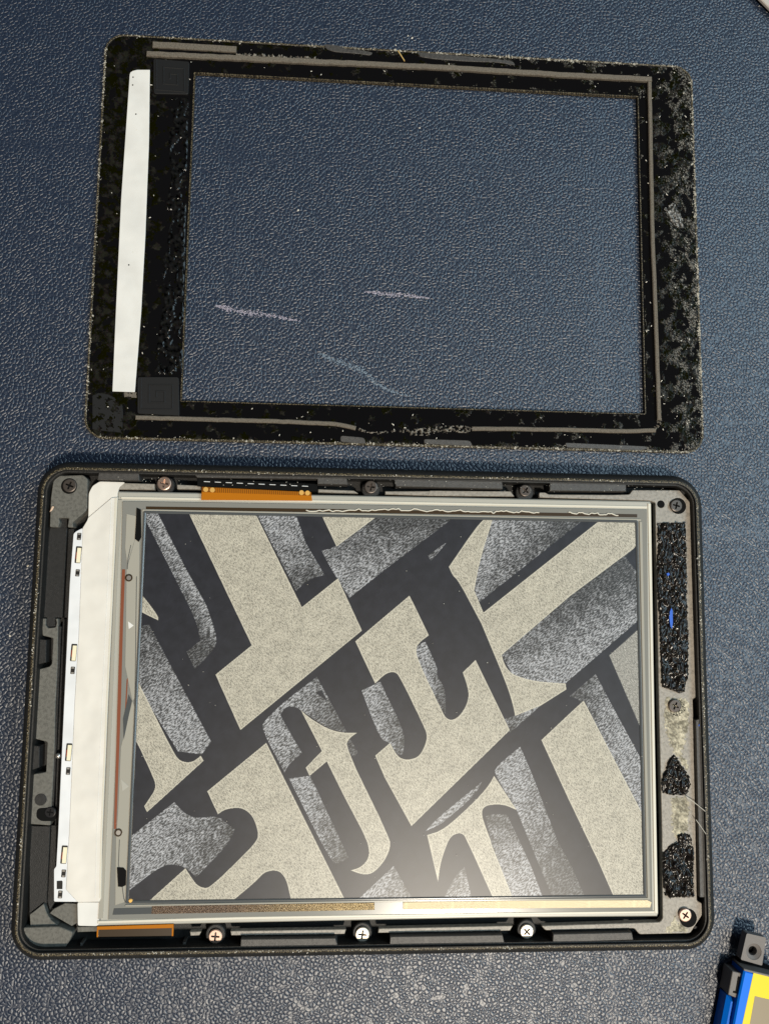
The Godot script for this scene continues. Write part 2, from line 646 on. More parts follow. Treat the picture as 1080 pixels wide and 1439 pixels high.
# ---------------------------------------------------------------- small pieces
func screw(parent: Node, a: Array, y: float, r: float, m: Material, turn: float, ox := 0.0, oz := 0.0) -> MeshInstance3D:
	# pan head with a cross recess
	var s := Shape.new()
	var c := Vector3(a[0] - ox, 0, a[1] - oz)
	var arm := 0.62 * r
	var half := 0.13 * r
	var k := 48
	var up := Vector3.UP
	var inner := []
	var outer := []
	for i in k:
		var d := Vector2.RIGHT.rotated(TAU * i / k)
		var ax := absf(d.x)
		var ay := absf(d.y)
		var hit := minf(maxf(arm / maxf(ax, 1e-6) if ay * arm <= ax * half else half / maxf(ay, 1e-6), 0.0), arm * 1.05) if ax >= ay else minf(arm / maxf(ay, 1e-6) if ax * arm <= ay * half else half / maxf(ax, 1e-6), arm * 1.05)
		var q := d.rotated(turn)
		inner.append(c + Vector3(q.x, 0, q.y) * hit)
		outer.append(Vector3(q.x, 0, q.y))
	var prof := [[r * 0.86, y], [r * 0.96, y - 0.06], [r, y - 0.16], [r, y - 1.4]]
	for i in k:
		var j := (i + 1) % k
		var oi: Vector3 = outer[i]
		var oj: Vector3 = outer[j]
		var ii: Vector3 = inner[i] + up * y
		var ij: Vector3 = inner[j] + up * y
		s.quad(ii, ij, c + oj * (r * 0.86) + up * y, c + oi * (r * 0.86) + up * y, up)
		var low := up * 0.75
		s.quad(ii, ij, ij - low, ii - low, -(oi + oj).normalized())
		s.tri(ii - low, ij - low, c + up * (y - 0.95), up, up, up)
		for q in 3:
			var a0: Array = prof[q]
			var a1: Array = prof[q + 1]
			var t := Vector2(a0[1] - a1[1], a1[0] - a0[0]).normalized()
			var n0 := oi * t.x + up * t.y
			var n1 := oj * t.x + up * t.y
			var p0: Vector3 = c + oi * a0[0] + up * a0[1]
			var p1: Vector3 = c + oj * a0[0] + up * a0[1]
			var p2: Vector3 = c + oj * a1[0] + up * a1[1]
			var p3: Vector3 = c + oi * a1[0] + up * a1[1]
			s.tri(p0, p1, p2, n0, n1, n1)
			s.tri(p0, p2, p3, n0, n1, n0)
	return part("screw", s, m, parent)


func washer(s: Shape, a: Array, y: float, r0: float, r1: float, depth: float, ox := 0.0, oz := 0.0) -> void:
	# a counterbore wall or a boss: a ring from r0 to r1 with walls
	var c := Vector3(a[0] - ox, 0, a[1] - oz)
	var up := Vector3.UP
	for i in 32:
		var d0 := Vector3(cos(TAU * i / 32), 0, sin(TAU * i / 32))
		var d1 := Vector3(cos(TAU * (i + 1) / 32), 0, sin(TAU * (i + 1) / 32))
		s.quad(c + d0 * r0 + up * y, c + d1 * r0 + up * y, c + d1 * r1 + up * y, c + d0 * r1 + up * y, up)
		s.quad(c + d0 * r0 + up * y, c + d1 * r0 + up * y, c + d1 * r0 + up * (y - depth), c + d0 * r0 + up * (y - depth), -(d0 + d1).normalized())
		s.quad(c + d0 * r1 + up * y, c + d1 * r1 + up * y, c + d1 * r1 + up * (y - depth), c + d0 * r1 + up * (y - depth), (d0 + d1).normalized())


func holed_plate(s: Shape, poly: PackedVector2Array, c: Vector2, prof: Array, y0: float) -> void:
	# a plate with a stepped round hole; prof is [radius, height] from the top edge of the hole down
	var p := poly.duplicate()
	if area2(p) < 0.0:
		p.reverse()
	var up := Vector3.UP
	var y1: float = prof[0][1]
	var angles := []
	for i in 40:
		angles.append(TAU * i / 40.0 - PI)
	for q in p:
		angles.append((q - c).angle())
	angles.sort()
	var edge := []
	for a in angles:
		var d := Vector2.RIGHT.rotated(a)
		var best := 1e9
		for i in p.size():
			var hit = Geometry2D.segment_intersects_segment(c, c + d * 100.0, p[i], p[(i + 1) % p.size()])
			if hit != null:
				best = minf(best, (hit - c).length())
		edge.append([d, best if best < 1e8 else 3.0])
	for i in edge.size():
		var j := (i + 1) % edge.size()
		var d0 := Vector3(edge[i][0].x, 0, edge[i][0].y)
		var d1 := Vector3(edge[j][0].x, 0, edge[j][0].y)
		var cc := Vector3(c.x, 0, c.y)
		var o0: Vector3 = cc + d0 * edge[i][1]
		var o1: Vector3 = cc + d1 * edge[j][1]
		var r0: float = prof[0][0]
		s.quad(cc + d0 * r0 + up * y1, cc + d1 * r0 + up * y1, o1 + up * y1, o0 + up * y1, up)
		var wall := (o1 - o0).cross(up).normalized()
		s.quad(o0 + up * y1, o1 + up * y1, o1 + up * y0, o0 + up * y0, wall if wall.dot(d0) > 0 else -wall)
		for k in prof.size() - 1:
			var pa: Array = prof[k]
			var pb: Array = prof[k + 1]
			var t := Vector2(pa[1] - pb[1], pa[0] - pb[0]).normalized()
			s.quad(cc + d0 * pa[0] + up * pa[1], cc + d1 * pa[0] + up * pa[1], cc + d1 * pb[0] + up * pb[1], cc + d0 * pb[0] + up * pb[1], (-(d0 + d1) * 0.5 * t.x + up * t.y).normalized())


func fleck_mesh(sd: int, flat := 0.5) -> ArrayMesh:
	# a tiny uneven crumb, one unit across
	var r := RandomNumberGenerator.new()
	r.seed = sd
	var s := Shape.new()
	var ringp := []
	for i in 7:
		var a := TAU * i / 7.0
		ringp.append(Vector3(cos(a), 0, sin(a)) * r.randf_range(300.0, 620.0))
	var top := Vector3(r.randf_range(-120, 120), 560.0 * flat, r.randf_range(-120, 120))
	for i in 7:
		var a: Vector3 = ringp[i]
		var b: Vector3 = ringp[(i + 1) % 7]
		var n := (b - a).cross(top - a).normalized()
		if n.y < 0:
			n = -n
		s.tri(a, b, top, n, n, n)
	return s.mesh()


func scatter(called: String, list: Array, m: Material, parent: Node, sd: int) -> MultiMeshInstance3D:
	# list of Transform3D in metres
	var mm := MultiMesh.new()
	mm.transform_format = MultiMesh.TRANSFORM_3D
	mm.mesh = fleck_mesh(sd)
	mm.instance_count = list.size()
	for i in list.size():
		mm.set_instance_transform(i, list[i])
	var o := MultiMeshInstance3D.new()
	o.multimesh = mm
	o.material_override = m
	o.name = called
	o.set_meta("kind", "stuff")
	parent.add_child(o, true)
	return o


func fleck_at(x: float, y: float, z: float, size: float, stretch := 1.0) -> Transform3D:
	var b := Basis(Vector3.UP, rng.randf() * TAU) * Basis.from_scale(Vector3(size * stretch, size, size) * MM)
	return Transform3D(b, Vector3(x, y, z) * MM)


func chalk_mark(called: String, line: PackedVector2Array, wide: float, count: int, m: Material, parent: Node, fade := 0.35) -> void:
	# rubbed-off colour that caught only on the tops of the grain
	var s := Shape.new()
	for i in count:
		var f := rng.randf()
		var k := f * (line.size() - 1)
		var a := line[int(k)].lerp(line[mini(int(k) + 1, line.size() - 1)], k - int(k))
		var taper := sin(PI * clampf(f * 0.9 + 0.05, 0, 1)) * (1.0 - fade * f)
		var p := a + Vector2(rng.randfn(0, 0.5), rng.randfn(0, 0.5) * wide * maxf(taper, 0.2))
		var sz := rng.randf_range(0.05, 0.17)
		var q := PackedVector2Array()
		var st := rng.randf() * TAU
		for j in 5:
			q.append(p + Vector2(sz * rng.randf_range(0.5, 1.3), 0).rotated(st + TAU * j / 5.0) * Vector2(1.5, 0.9))
		for j in range(1, 4):
			s.tri(Vector3(q[0].x, 0.03, q[0].y), Vector3(q[j].x, 0.03, q[j].y), Vector3(q[j + 1].x, 0.03, q[j + 1].y), Vector3.UP, Vector3.UP, Vector3.UP)
	var o := part(called, s, m, parent)
	o.set_meta("kind", "stuff")


# ---------------------------------------------------------------- the front bezel
func build_bezel() -> void:
	var bx := 5.94
	var bz := -120.83
	var o := thing("front_bezel", "empty black front bezel with torn glue and a white strip down its left bar", "bezel", Vector3(bx, 0, bz))
	var ocx := -4.11
	var ocz := 0.17
	var s := Shape.new()
	# one plate with a rectangular opening
	var seg := 10
	var hw := 81.27
	var hh := 55.56
	var ow := 61.14
	var oh := 45.24
	var lo := rrect(hw, hh, 5.2, seg)
	var li := rrect(ow, oh, 0.3, seg)
	var up := Vector3.UP
	for j in lo.size():
		var k := (j + 1) % lo.size()
		var a := Vector3(lo[j][0].x + ocx, 0, lo[j][0].y + ocz)
		var b := Vector3(lo[k][0].x + ocx, 0, lo[k][0].y + ocz)
		var c := Vector3(li[k][0].x, 0, li[k][0].y)
		var d := Vector3(li[j][0].x, 0, li[j][0].y)
		s.quad(a + up, b + up, c + up, d + up, up)
		s.quad(a, b, b + up, a + up, Vector3(lo[j][1].x, 0, lo[j][1].y))
		s.quad(c, d, d + up, c + up, -Vector3(li[j][1].x, 0, li[j][1].y))
	var plate := part("bezel_plate", s, M.bezel_black, o)
	# worn lips of the plate
	s = Shape.new()
	ring(s, hw, hh, 5.2, [[-0.05, 0.1], [-0.05, 0.95], [0.05, 1.06], [0.42, 1.06], [0.5, 1.0]], ocx, ocz)
	part("worn_edge", s, M.worn_edge, plate)
	s = Shape.new()
	ring(s, ow + 0.55, oh + 0.55, 0.6, [[0.2, 1.0], [0.25, 1.06], [0.45, 1.06], [0.58, 0.9], [0.58, 0.2]], 0, 0)
	part("opening_lip", s, M.worn_edge, plate)
	# glue left behind: a broken sheet, dull where it tore, white where it frayed
	var fa := noise(FastNoiseLite.TYPE_SIMPLEX, 0.16, 101, 4)
	var fb := noise(FastNoiseLite.TYPE_SIMPLEX, 1.5, 102, 2)
	var fc := noise(FastNoiseLite.TYPE_SIMPLEX, 0.5, 103, 3)
	var fd := noise(FastNoiseLite.TYPE_SIMPLEX, 3.1, 104, 1)
	var glue_amount := func(p: Vector2) -> float:
		# how much is left at a point: most on the right bar and along the edges
		var ex := hw - absf(p.x - ocx)
		var ez := hh - absf(p.y - ocz)
		var e := minf(ex, ez)
		var right := smoothstep(64.0, 66.5, p.x)
		var left := smoothstep(-67.5, -73.0, p.x) * 0.75
		var inner := 1.0 - smoothstep(0.3, 1.2, minf(maxf(absf(p.x) - ow, 0) + maxf(absf(p.y) - oh, 0), 5.0))
		return clampf(maxf(maxf(1.0 - e / 2.0, right * (0.42 + 0.3 * smoothstep(67.0, 74.0, p.x))), maxf(left, inner * 0.45)), 0.0, 1.0)
	var in_ring := func(p: Vector2) -> bool:
		var q := Vector2(absf(p.x - ocx), absf(p.y - ocz))
		if q.x > hw - 0.45 or q.y > hh - 0.45:
			return false
		var cq := q - Vector2(hw - 5.2, hh - 5.2)
		if cq.x > 0 and cq.y > 0 and cq.length() > 4.75:
			return false
		if absf(p.x) < ow + 0.55 and absf(p.y) < oh + 0.55:
			return false
		var e: float = glue_amount.call(p)
		return fa.get_noise_2d(p.x, p.y) * 0.9 + 0.25 * fc.get_noise_2d(p.x, p.y) + e * 0.9 > 0.3
	var glue_h := func(p: Vector2) -> float:
		return 1.1 + 0.12 * fc.get_noise_2d(p.x * 0.8, p.y * 0.8) + 0.075 * fb.get_noise_2d(p.x, p.y)
	var smear := noise(FastNoiseLite.TYPE_SIMPLEX, 0.2, 105, 4)
	smear.domain_warp_enabled = true
	smear.domain_warp_amplitude = 5.0
	smear.domain_warp_frequency = 0.12
	var glue_c := func(p: Vector2) -> Color:
		var e: float = glue_amount.call(p)
		var side := lerpf(0.05, 1.0, smoothstep(-30.0, 62.0, p.x - p.y * 0.3)) * lerpf(0.25, 1.0, smoothstep(65.5, 70.0, p.x) if p.x > 63.0 else 0.8)
		var edge := smoothstep(0.55, 1.0, e)
		var sm := smear.get_noise_2d(p.x * 1.25, p.y * 0.85)
		var string := pow(1.0 - absf(smear.get_noise_2d(p.x * 2.2 + 90, p.y * 1.5)), 14.0)
		var dusty := smoothstep(0.1, 0.6, sm + 0.3 * (e - 0.5)) * (0.3 + 0.9 * fb.get_noise_2d(p.x + 40, p.y)) + 1.6 * string * smoothstep(-0.05, 0.3, sm)
		var fleck := smoothstep(0.56, 0.95, fd.get_noise_2d(p.x, p.y) + 0.5 * sm) * (0.5 + 0.5 * edge)
		var base := 0.004 + 0.009 * smoothstep(-0.1, 0.6, fc.get_noise_2d(p.x * 0.5, p.y * 0.5 - 30))
		return Color(base * 1.1, base, base * 0.88).lerp(Color(0.36, 0.335, 0.29), clampf(maxf(dusty * 0.07, fleck * 0.9) * side, 0.0, 0.8))
	var res := put_mesh("glue_residue", field(Vector2(ocx - hw, ocz - hh), Vector2(ocx + hw, ocz + hh), 0.22, 1.005, in_ring, glue_h, glue_c), M.residue, plate)
	res.set_meta("kind", "stuff")
	# frayed white crumbs along the outer edge
	var list := []
	for i in 5200:
		var side := rng.randi() % 4
		var f := rng.randf_range(-1, 1)
		var x := ocx + (f * hw if side < 2 else (hw - absf(rng.randfn(0.0, 0.42))) * (1 if side == 2 else -1))
		var z := ocz + (f * hh if side >= 2 else (hh - absf(rng.randfn(0.0, 0.42))) * (1 if side == 0 else -1))
		if absf(x - ocx) > hw - 4 and absf(z - ocz) > hh - 4:
			continue
		if rng.randf() < smoothstep(-0.45, 0.3, fa.get_noise_2d(x * 1.3, z * 1.3)) * lerpf(0.45, 1.0, smoothstep(-60.0, 60.0, x)):
			list.append(fleck_at(x, 1.07, z, rng.randf_range(0.07, 0.24) * (2.0 if rng.randf() < 0.12 else 1.0), rng.randf_range(0.7, 2.0)))
	scatter("frayed_flecks", list, M.fray, plate, 5)
	# white strip
	slab("white_strip", pv([-72.45,-164.5,-72.29,-165.13,-71.71,-165.61,-70.55,-165.99,-67.2,-166.19,-66.53,-145.54,-66.32,-119.74,-66.46,-98.42,-67.09,-77.37,-72.73,-77.39,-72.9,-98.18,-73.02,-129.27], bx, bz), 1.02, 1.28, M.white_tape, o, 0.04)
	for a in [[-70.29,-153.29], [-71.51,-161.55], [-70.19,-111.3], [-71.52,-163.8]]:
		slab("ink_dot", disc_poly(a[0] - bx, a[1] - bz, 0.22, 9), 1.2, 1.3, M.ledge_plastic, o, 0.01)
	# bare glossy channel beside the strip has a slightly raised crinkled sheet along the opening
	var crink := func(p: Vector2) -> float:
		return 1.3 + 0.2 * fc.get_noise_2d(p.x * 1.4, p.y * 0.5) + 0.12 * fb.get_noise_2d(p.x * 0.6, p.y * 0.4)
	var sheet := pv([-62.13,-158.75,-56.48,-159.07,-56.14,-136.04,-55.7,-110.42,-55.13,-82.25,-62.56,-82.21,-61.93,-92.85,-60.88,-102.47,-61.94,-110.17,-60.52,-119.99,-61.58,-127.83,-60.43,-135.83,-61.59,-145.8,-61.18,-153.92], bx, bz)
	var in_sheet := func(p: Vector2) -> bool: return Geometry2D.is_point_in_polygon(p, sheet) and fa.get_noise_2d(p.x * 1.5, p.y * 0.8) < 0.3
	var dark_c := func(p: Vector2) -> Color:
		var b := 0.007 + 0.008 * fc.get_noise_2d(p.x, p.y)
		return Color(b, b * 0.98, b * 0.95)
	put_mesh("crinkled_glue", field(Vector2(-75, -50), Vector2(-58, 50), 0.25, 1.01, in_sheet, crink, dark_c), M.glue_black, plate).set_meta("kind", "stuff")
	# matte patch at the lower left corner
	slab("matte_patch", pv([-77.75,-76.14,-76.36,-76.92,-73.84,-76.62,-71.63,-75.57,-70.11,-73.75,-69.84,-71.89,-69.78,-66.7,-73.71,-66.96,-77.3,-67.42], bx, bz), 1.0, 1.12, M.pad, o, 0.05)
	slab("matte_patch", pv([-69.92,-77.3,-66.69,-77.4,-66.62,-75.9,-69.68,-76], bx, bz), 1.0, 1.12, M.foam, o, 0.03)
	# square pads embossed with a spiral
	for q in [[pv([-66.36,-169.3,-56.79,-169.05,-56.71,-159.61,-65.83,-159.29], bx, bz), 1.0], [pv([-66.49,-81.31,-56.12,-81.64,-55.53,-71.44,-66.14,-71.7], bx, bz), 0.85]]:
		var pad: PackedVector2Array = q[0]
		var po := slab("corner_pad", rounded_poly(pad, 0.6), 1.0, 1.5, M.pad, o, 0.1)
		var e0 := pad[0]
		var ex := pad[1] - pad[0]
		var ez := pad[3] - pad[0]
		var spiral := PackedVector2Array()
		for u in [Vector2(0.08, 0.05), Vector2(0.08, 0.88), Vector2(0.85, 0.88), Vector2(0.85, 0.22), Vector2(0.28, 0.22), Vector2(0.28, 0.7), Vector2(0.66, 0.7), Vector2(0.66, 0.4), Vector2(0.46, 0.4), Vector2(0.46, 0.54)]:
			spiral.append(e0 + ex * u.x + ez * u.y)
		s = Shape.new()
		for i in spiral.size() - 1:
			var d := (spiral[i + 1] - spiral[i]).normalized() * 0.2
			prism(s, strip_poly(PackedVector2Array([spiral[i] - d, spiral[i + 1] + d]), 0.42), 1.45, 1.62 + 0.004 * i, 0.09)
		part("spiral_ridge", s, M.pad, po)
	# foam gaskets
	var wob := func(line: PackedVector2Array, amp: float, cut: float) -> PackedVector2Array:
		var outl := PackedVector2Array()
		for i in line.size() - 1:
			var k := maxi(1, int((line[i + 1] - line[i]).length() / cut))
			for j in k:
				var p := line[i].lerp(line[i + 1], float(j) / k)
				outl.append(p + Vector2(fc.get_noise_2d(p.x, p.y), fc.get_noise_2d(p.y + 50, p.x)) * amp)
		outl.append(line[line.size() - 1])
		return outl
	s = Shape.new()
	prism(s, strip_poly(wob.call(pv([-68.16,-170.59,-50.36,-170.73,-21.55,-171.01,11.71,-171.41,43.62,-171.18,71.11,-171.29], bx, bz), 0.12, 1.5), 1.45), 1.0, 1.85, 0.2)
	part("foam_gasket", s, M.foam, o)
	s = Shape.new()
	prism(s, strip_poly(wob.call(pv([70.44,-170.51,70.34,-152.31,70.18,-125.41,70.51,-103.22,70.73,-77.22,70.74,-73.73], bx, bz), 0.06, 2.0), 1.12), 1.0, 1.8, 0.2)
	part("foam_gasket", s, M.foam, o)
	s = Shape.new()
	prism(s, strip_poly(wob.call(pv([69.7,-70.99,61.73,-70.49,46.33,-70.47,27.27,-70.25,20.28,-70.06], bx, bz), 0.08, 1.5), 1.1), 1.0, 1.75, 0.2)
	part("foam_gasket", s, M.foam, o)
	s = Shape.new()
	prism(s, strip_poly(wob.call(pv([-10.16,-69.44,-15.72,-70.42,-32.25,-70.72,-50.41,-70.7,-66.58,-70.71], bx, bz), 0.1, 1.5), 1.1), 1.0, 1.7, 0.2)
	part("foam_gasket", s, M.foam, o)
	s = Shape.new()
	prism(s, strip_poly(wob.call(pv([-66.78,-173.46,-58.07,-173.47,-44.34,-173.38], bx, bz), 0.05, 2.0), 1.75), 1.0, 1.6, 0.15)
	part("foam_gasket", s, M.foam, o)
	# torn bits of gasket: at the lower bar and the squashed corner
	var torn_c := func(p: Vector2) -> Color:
		var b := clampf(0.14 + 0.14 * fb.get_noise_2d(p.x, p.y) + 0.1 * fc.get_noise_2d(p.x, p.y), 0.015, 0.4)
		return Color(b * 1.08, b, b * 0.86)
	for q in [pv([-10.55,-70.19,-6.45,-68.6,0.98,-69.36,10.31,-70.56,18.77,-71.17,21.22,-69.9,18.77,-68.88,12.19,-69.09,8.46,-67.86,3.79,-67.92,0.98,-68.8,-4.58,-67.89,-9.22,-68.53], bx, bz), pv([70.63,-76.83,71.79,-76.47,71.9,-73.37,70.28,-71.01,69.3,-70.6,69.54,-72.54,70.56,-74.11], bx, bz), pv([-44.69,-172.53,-35.11,-172.69,-21.58,-172.47,-17.66,-170.41,-23.47,-170.27,-35.04,-170.41,-44.63,-170.46], bx, bz)]:
		var tp: PackedVector2Array = q
		var b0 := Vector2(1e9, 1e9)
		var b1 := -b0
		for z in tp:
			b0 = b0.min(z)
			b1 = b1.max(z)
		var torn_in := func(p: Vector2) -> bool: return Geometry2D.is_point_in_polygon(p, tp) and fb.get_noise_2d(p.x * 0.6, p.y * 0.6) > -0.35
		var torn_h := func(p: Vector2) -> float: return 1.6 + 0.45 * fb.get_noise_2d(p.x, p.y) + 0.3 * fc.get_noise_2d(p.x, p.y)
		put_mesh("torn_gasket", field(b0, b1, 0.2, 1.02, torn_in, torn_h, torn_c), M.residue, o).set_meta("kind", "stuff")
	# grey skins of glue left along the bars, with a curled rim
	for q in [pv([-20.71,-176.6,-16.6,-176.43,-14.63,-175.5,-9.93,-175.37,-7.17,-174.9,-7.94,-174.01,-12.26,-174.38,-17.74,-174.47,-20.09,-175.17], bx, bz), pv([4.84,-175.84,15.76,-175.44,25.75,-175.19,31.76,-174.7,32.56,-173.47,27.75,-174.04,17.76,-173.86,9.81,-174.02,5.85,-174.42], bx, bz), pv([45.15,-67.04,66.77,-66.62,67.73,-66.07,65.77,-65.44,45.52,-65.71], bx, bz), pv([-14.19,-67.41,-7.88,-67.01,-7.48,-65.33,-14.15,-65.72], bx, bz), pv([7.61,-67.03,19.84,-66.97,20.59,-65.46,7.8,-65.71], bx, bz)]:
		slab("glue_skin", rounded_poly(q, 0.8), 1.0, 1.22, M.ledge_plastic, o, 0.1)
	# a crumpled bit of clear tape catching the light on the right bar
	var cur := pv([73.82,-133.52,76.29,-135.28,78.62,-132.09,79.5,-127.6,76.7,-128.5,74.76,-131.09], bx, bz)
	var c_in := func(p: Vector2) -> bool: return Geometry2D.is_point_in_polygon(p + Vector2(fc.get_noise_2d(p.x, p.y), fc.get_noise_2d(p.y, p.x)) * 0.5, cur)
	var c_h := func(p: Vector2) -> float: return 1.5 + 0.5 * fc.get_noise_2d(p.x * 1.3 + p.y, p.y * 0.6 - p.x) + 0.2 * fb.get_noise_2d(p.x, p.y)
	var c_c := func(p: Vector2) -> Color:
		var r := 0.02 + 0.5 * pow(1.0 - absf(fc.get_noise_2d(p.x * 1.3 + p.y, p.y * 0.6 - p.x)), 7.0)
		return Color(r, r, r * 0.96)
	put_mesh("tape_scrap", field(Vector2(60, 25 - 60), Vector2(78, 40), 0.2, 1.05, c_in, c_h, c_c), M.residue, o)
	list = []
	for i in 170:
		var a := rng.randf() * 4.0
		var x := 0.0
		var z := 0.0
		if a < 1.5:
			x = rng.randf_range(62, 76); z = rng.randf_range(-54, 54)
		elif a < 2.2:
			x = rng.randf_range(-84, -62); z = rng.randf_range(-54, 54)
		else:
			x = rng.randf_range(-84, 76); z = rng.randf_range(46, 55) * (1 if rng.randf() < 0.55 else -1)
		list.append(fleck_at(x, 1.25, z, rng.randf_range(0.1, 0.34), rng.randf_range(0.8, 2.5)))
	scatter("dust", list, M.lint, o, 9)


# ---------------------------------------------------------------- the reader
func build_reader() -> void:
	var o := thing("e_reader", "opened black e-book reader, front bezel removed, screen showing letterpress type blocks", "e-reader")
	var cx := -4.42
	var cz := 0.29
	var s := Shape.new()
	var hw := 83.75
	var hh := 58.4
	var prof := [[9.0, 0.0], [4.0, 0.25], [1.6, 1.4], [0.4, 3.0], [0.0, 4.8], [0.1, 6.2], [0.55, 7.4], [1.1, 8.1], [1.7, 8.5], [2.0, 8.6]]
	ring(s, hw, hh, 8.0, prof, cx, cz, true, 16)
	ring(s, hw, hh, 8.0, [[2.0, 8.6], [2.55, 8.6], [2.6, 8.5], [2.65, 7.9], [3.0, 7.85], [3.05, 3.0]], cx, cz, false, 16)
	var fl := PackedVector2Array()
	for q in rrect(hw - 3.05, hh - 3.05, 4.95, 16):
		fl.append(q[0] + Vector2(cx, cz))
	prism(s, fl, 1.5, 3.0, 0.0)
	var bot := PackedVector2Array()
	for q in rrect(hw - 9.0, hh - 9.0, 0.2, 16):
		bot.append(q[0] + Vector2(cx, cz))
	prism(s, bot, 0.0, 1.0, 0.0)
	var house := part("housing", s, M.housing, o)
	s = Shape.new()
	ring(s, hw, hh, 8.0, [[1.82, 8.54], [1.9, 8.62], [2.3, 8.64], [2.42, 8.6]], cx, cz, true, 16)
	part("worn_rim", s, M.worn_edge, house)
	var fa := noise(FastNoiseLite.TYPE_SIMPLEX, 0.1, 201, 3)
	var list := []
	for i in 1300:
		var side := rng.randi() % 4
		var f := rng.randf_range(-1, 1)
		var off := 2.15 + rng.randfn(0, 0.17)
		var x := cx + (f * (hw - 8) if side < 2 else (hw - off) * (1 if side == 2 else -1))
		var z := cz + (f * (hh - 8) if side >= 2 else (hh - off) * (1 if side == 0 else -1))
		if rng.randf() < 0.25 + fa.get_noise_2d(x, z):
			list.append(fleck_at(x, 8.63, z, rng.randf_range(0.08, 0.26), rng.randf_range(0.8, 2.0)))
	scatter("rim_flecks", list, M.lint, house, 15)

	# clip ledges round the inside of the wall
	var ledges := [
		[-73.04,-55.9,-63.59,-55.85,-63.31,-53.55,-73.43,-53.5],
		[-50.25,-55.53,-12.43,-55.85,-12.21,-53.61,-19.67,-53.62,-19.69,-54.88,-49.34,-54.57],
		[-0.62,-55.58,26.89,-55.55,27.07,-53.37,-0.06,-53.42],
		[39.18,-55.46,58.99,-55.44,58.95,-53.41,39.15,-53.17],
		[-35.12,54.12,-13.16,54.19,-12.45,56.11,-35.22,56.09],
		[-0.19,54.05,26.6,54.02,27.11,56.05,-0.34,56.13],
		[38.88,54.02,58.11,53.88,58.42,55.6,38.69,55.89],
		[75.48,3.8,77.18,3.19,77.51,15.52,77.47,30.82,77.06,46.02,75.19,46,75.31,30.81],
	]
	for a in ledges:
		slab("clip_ledge", pv(a), 3.0, 7.75, M.ledge_plastic, house, 0.12)
	# outer lower ledge and the wall tabs at the left
	for a in [[-86.38,-14.86,-83.78,-14.46,-83.55,-9.16,-86.49,-8.3,-86.85,-5.96,-87.62,-5.12,-87.18,-14.35], [-86.38,10.09,-83.9,10.42,-83.7,15.32,-85.86,16.13,-86.76,17.43,-86.68,10.58], [-85.51,-42.74,-85.32,0.82,-87.87,2.5,-86.38,-46.06,-85.17,-45.73]]:
		slab("wall_tab", pv(a), 3.0, 6.6, M.inner_plastic, house, 0.1)
	for a in [[-72.28,55.05,-71.79,55.06,-71.7,56.8,-72.19,56.79], [-48.8,55.23,-48.14,55.24,-48.08,56.83,-48.74,56.82]]:
		slab("floor_post", pv(a), 3.0, 6.2, M.ledge_plastic, house, 0.1)
	slab("floor_rail", pv([-71.9,56.16,-35.15,55.98,-35.12,56.86,-71.85,56.95]), 3.0, 5.4, M.inner_plastic, house, 0.1)
	s = Shape.new()
	for a in [[[74.34,-54.53,75.25,-53.52,74.47,-52.76,73.75,-54.05], 0], [[76.56,-52.81,77.48,-51.71,76.68,-50.58,75.77,-51.86], 0], [[74.43,53.1,76.56,53.79,76.18,54.44,73.87,53.75], 0]]:
		slab("corner_rib", pv(a[0]), 3.0, 6.4, M.inner_plastic, house, 0.1)

	build_frame(o)
	build_display(o)
	build_film(o)

	# flat orange connectors
	var top := slab("ribbon_connector", pv([-48.13,-52.36,-21.23,-51.59,-20.91,-49.45,-48.26,-49.07]), 6.2, 7.15, M.orange, o, 0.06)
	tag(top, "orange ribbon connector at the top with four bright dots")
	slab("contact_band", pv([-48.04,-52.27,-21.31,-51.5,-21.12,-50.7,-48.08,-51.03]), 7.1, 7.19, M.orange_dark, top, 0.02)
	s = Shape.new()
	var e0 := pv([-44.62,-52.11,-44.58,-51,-24.59,-51.61,-24.57,-50.71])
	for i in 40:
		var f := i / 39.0
		var a := e0[0].lerp(e0[2], f)
		var b := e0[1].lerp(e0[3], f)
		prism(s, strip_poly(PackedVector2Array([a, b]), 0.22), 7.15, 7.23, 0.02)
	part("contact_lines", s, M.orange, top).set_meta("kind", "stuff")
	for a in [[-47.19,-51.7], [-45.58,-51.62], [-23.61,-51.41], [-22.11,-51.35]]:
		slab("contact_dot", disc_poly(a[0], a[1], 0.62), 7.1, 7.3, M.solder, top, 0.05)
	var sock := slab("cable_socket", pv([-49.43,-54.56,-19.68,-53.73,-19.64,-51.81,-21.05,-51.78,-48.13,-52.45,-49.35,-52.51]), 3.0, 6.9, M.pit, o, 0.08)
	s = Shape.new()
	var d0 := pv([-48.04,-53.72,-21.09,-53.05])
	for i in 10:
		var a := d0[0].lerp(d0[1], (i + 0.1) / 10.0)
		var b := d0[0].lerp(d0[1], (i + 0.66) / 10.0)
		prism(s, strip_poly(PackedVector2Array([a, b]), 0.16), 6.85, 6.94, 0.01)
	part("white_dashes", s, M.white_ink, sock)
	var low := slab("ribbon_connector", pv([-68.52,51.42,-50.99,51.09,-50.96,53.71,-68.49,53.7]), 5.6, 6.4, M.flex_brown, o, 0.06)
	tag(low, "dark ribbon connector at the bottom with a bright orange edge")
	s = Shape.new()
	prism(s, pv([-68.53,51.34,-50.99,51.01,-50.95,51.89,-68.49,52.05]), 6.3, 6.55, 0.05)
	prism(s, pv([-68.54,52.06,-68.18,52.05,-68.16,53.7,-68.49,53.7]), 6.3, 6.52, 0.05)
	prism(s, pv([-51.35,51.9,-50.95,51.9,-50.96,53.71,-51.32,53.7]), 6.3, 6.52, 0.05)
	part("orange_edge", s, M.orange, low)
	list = []
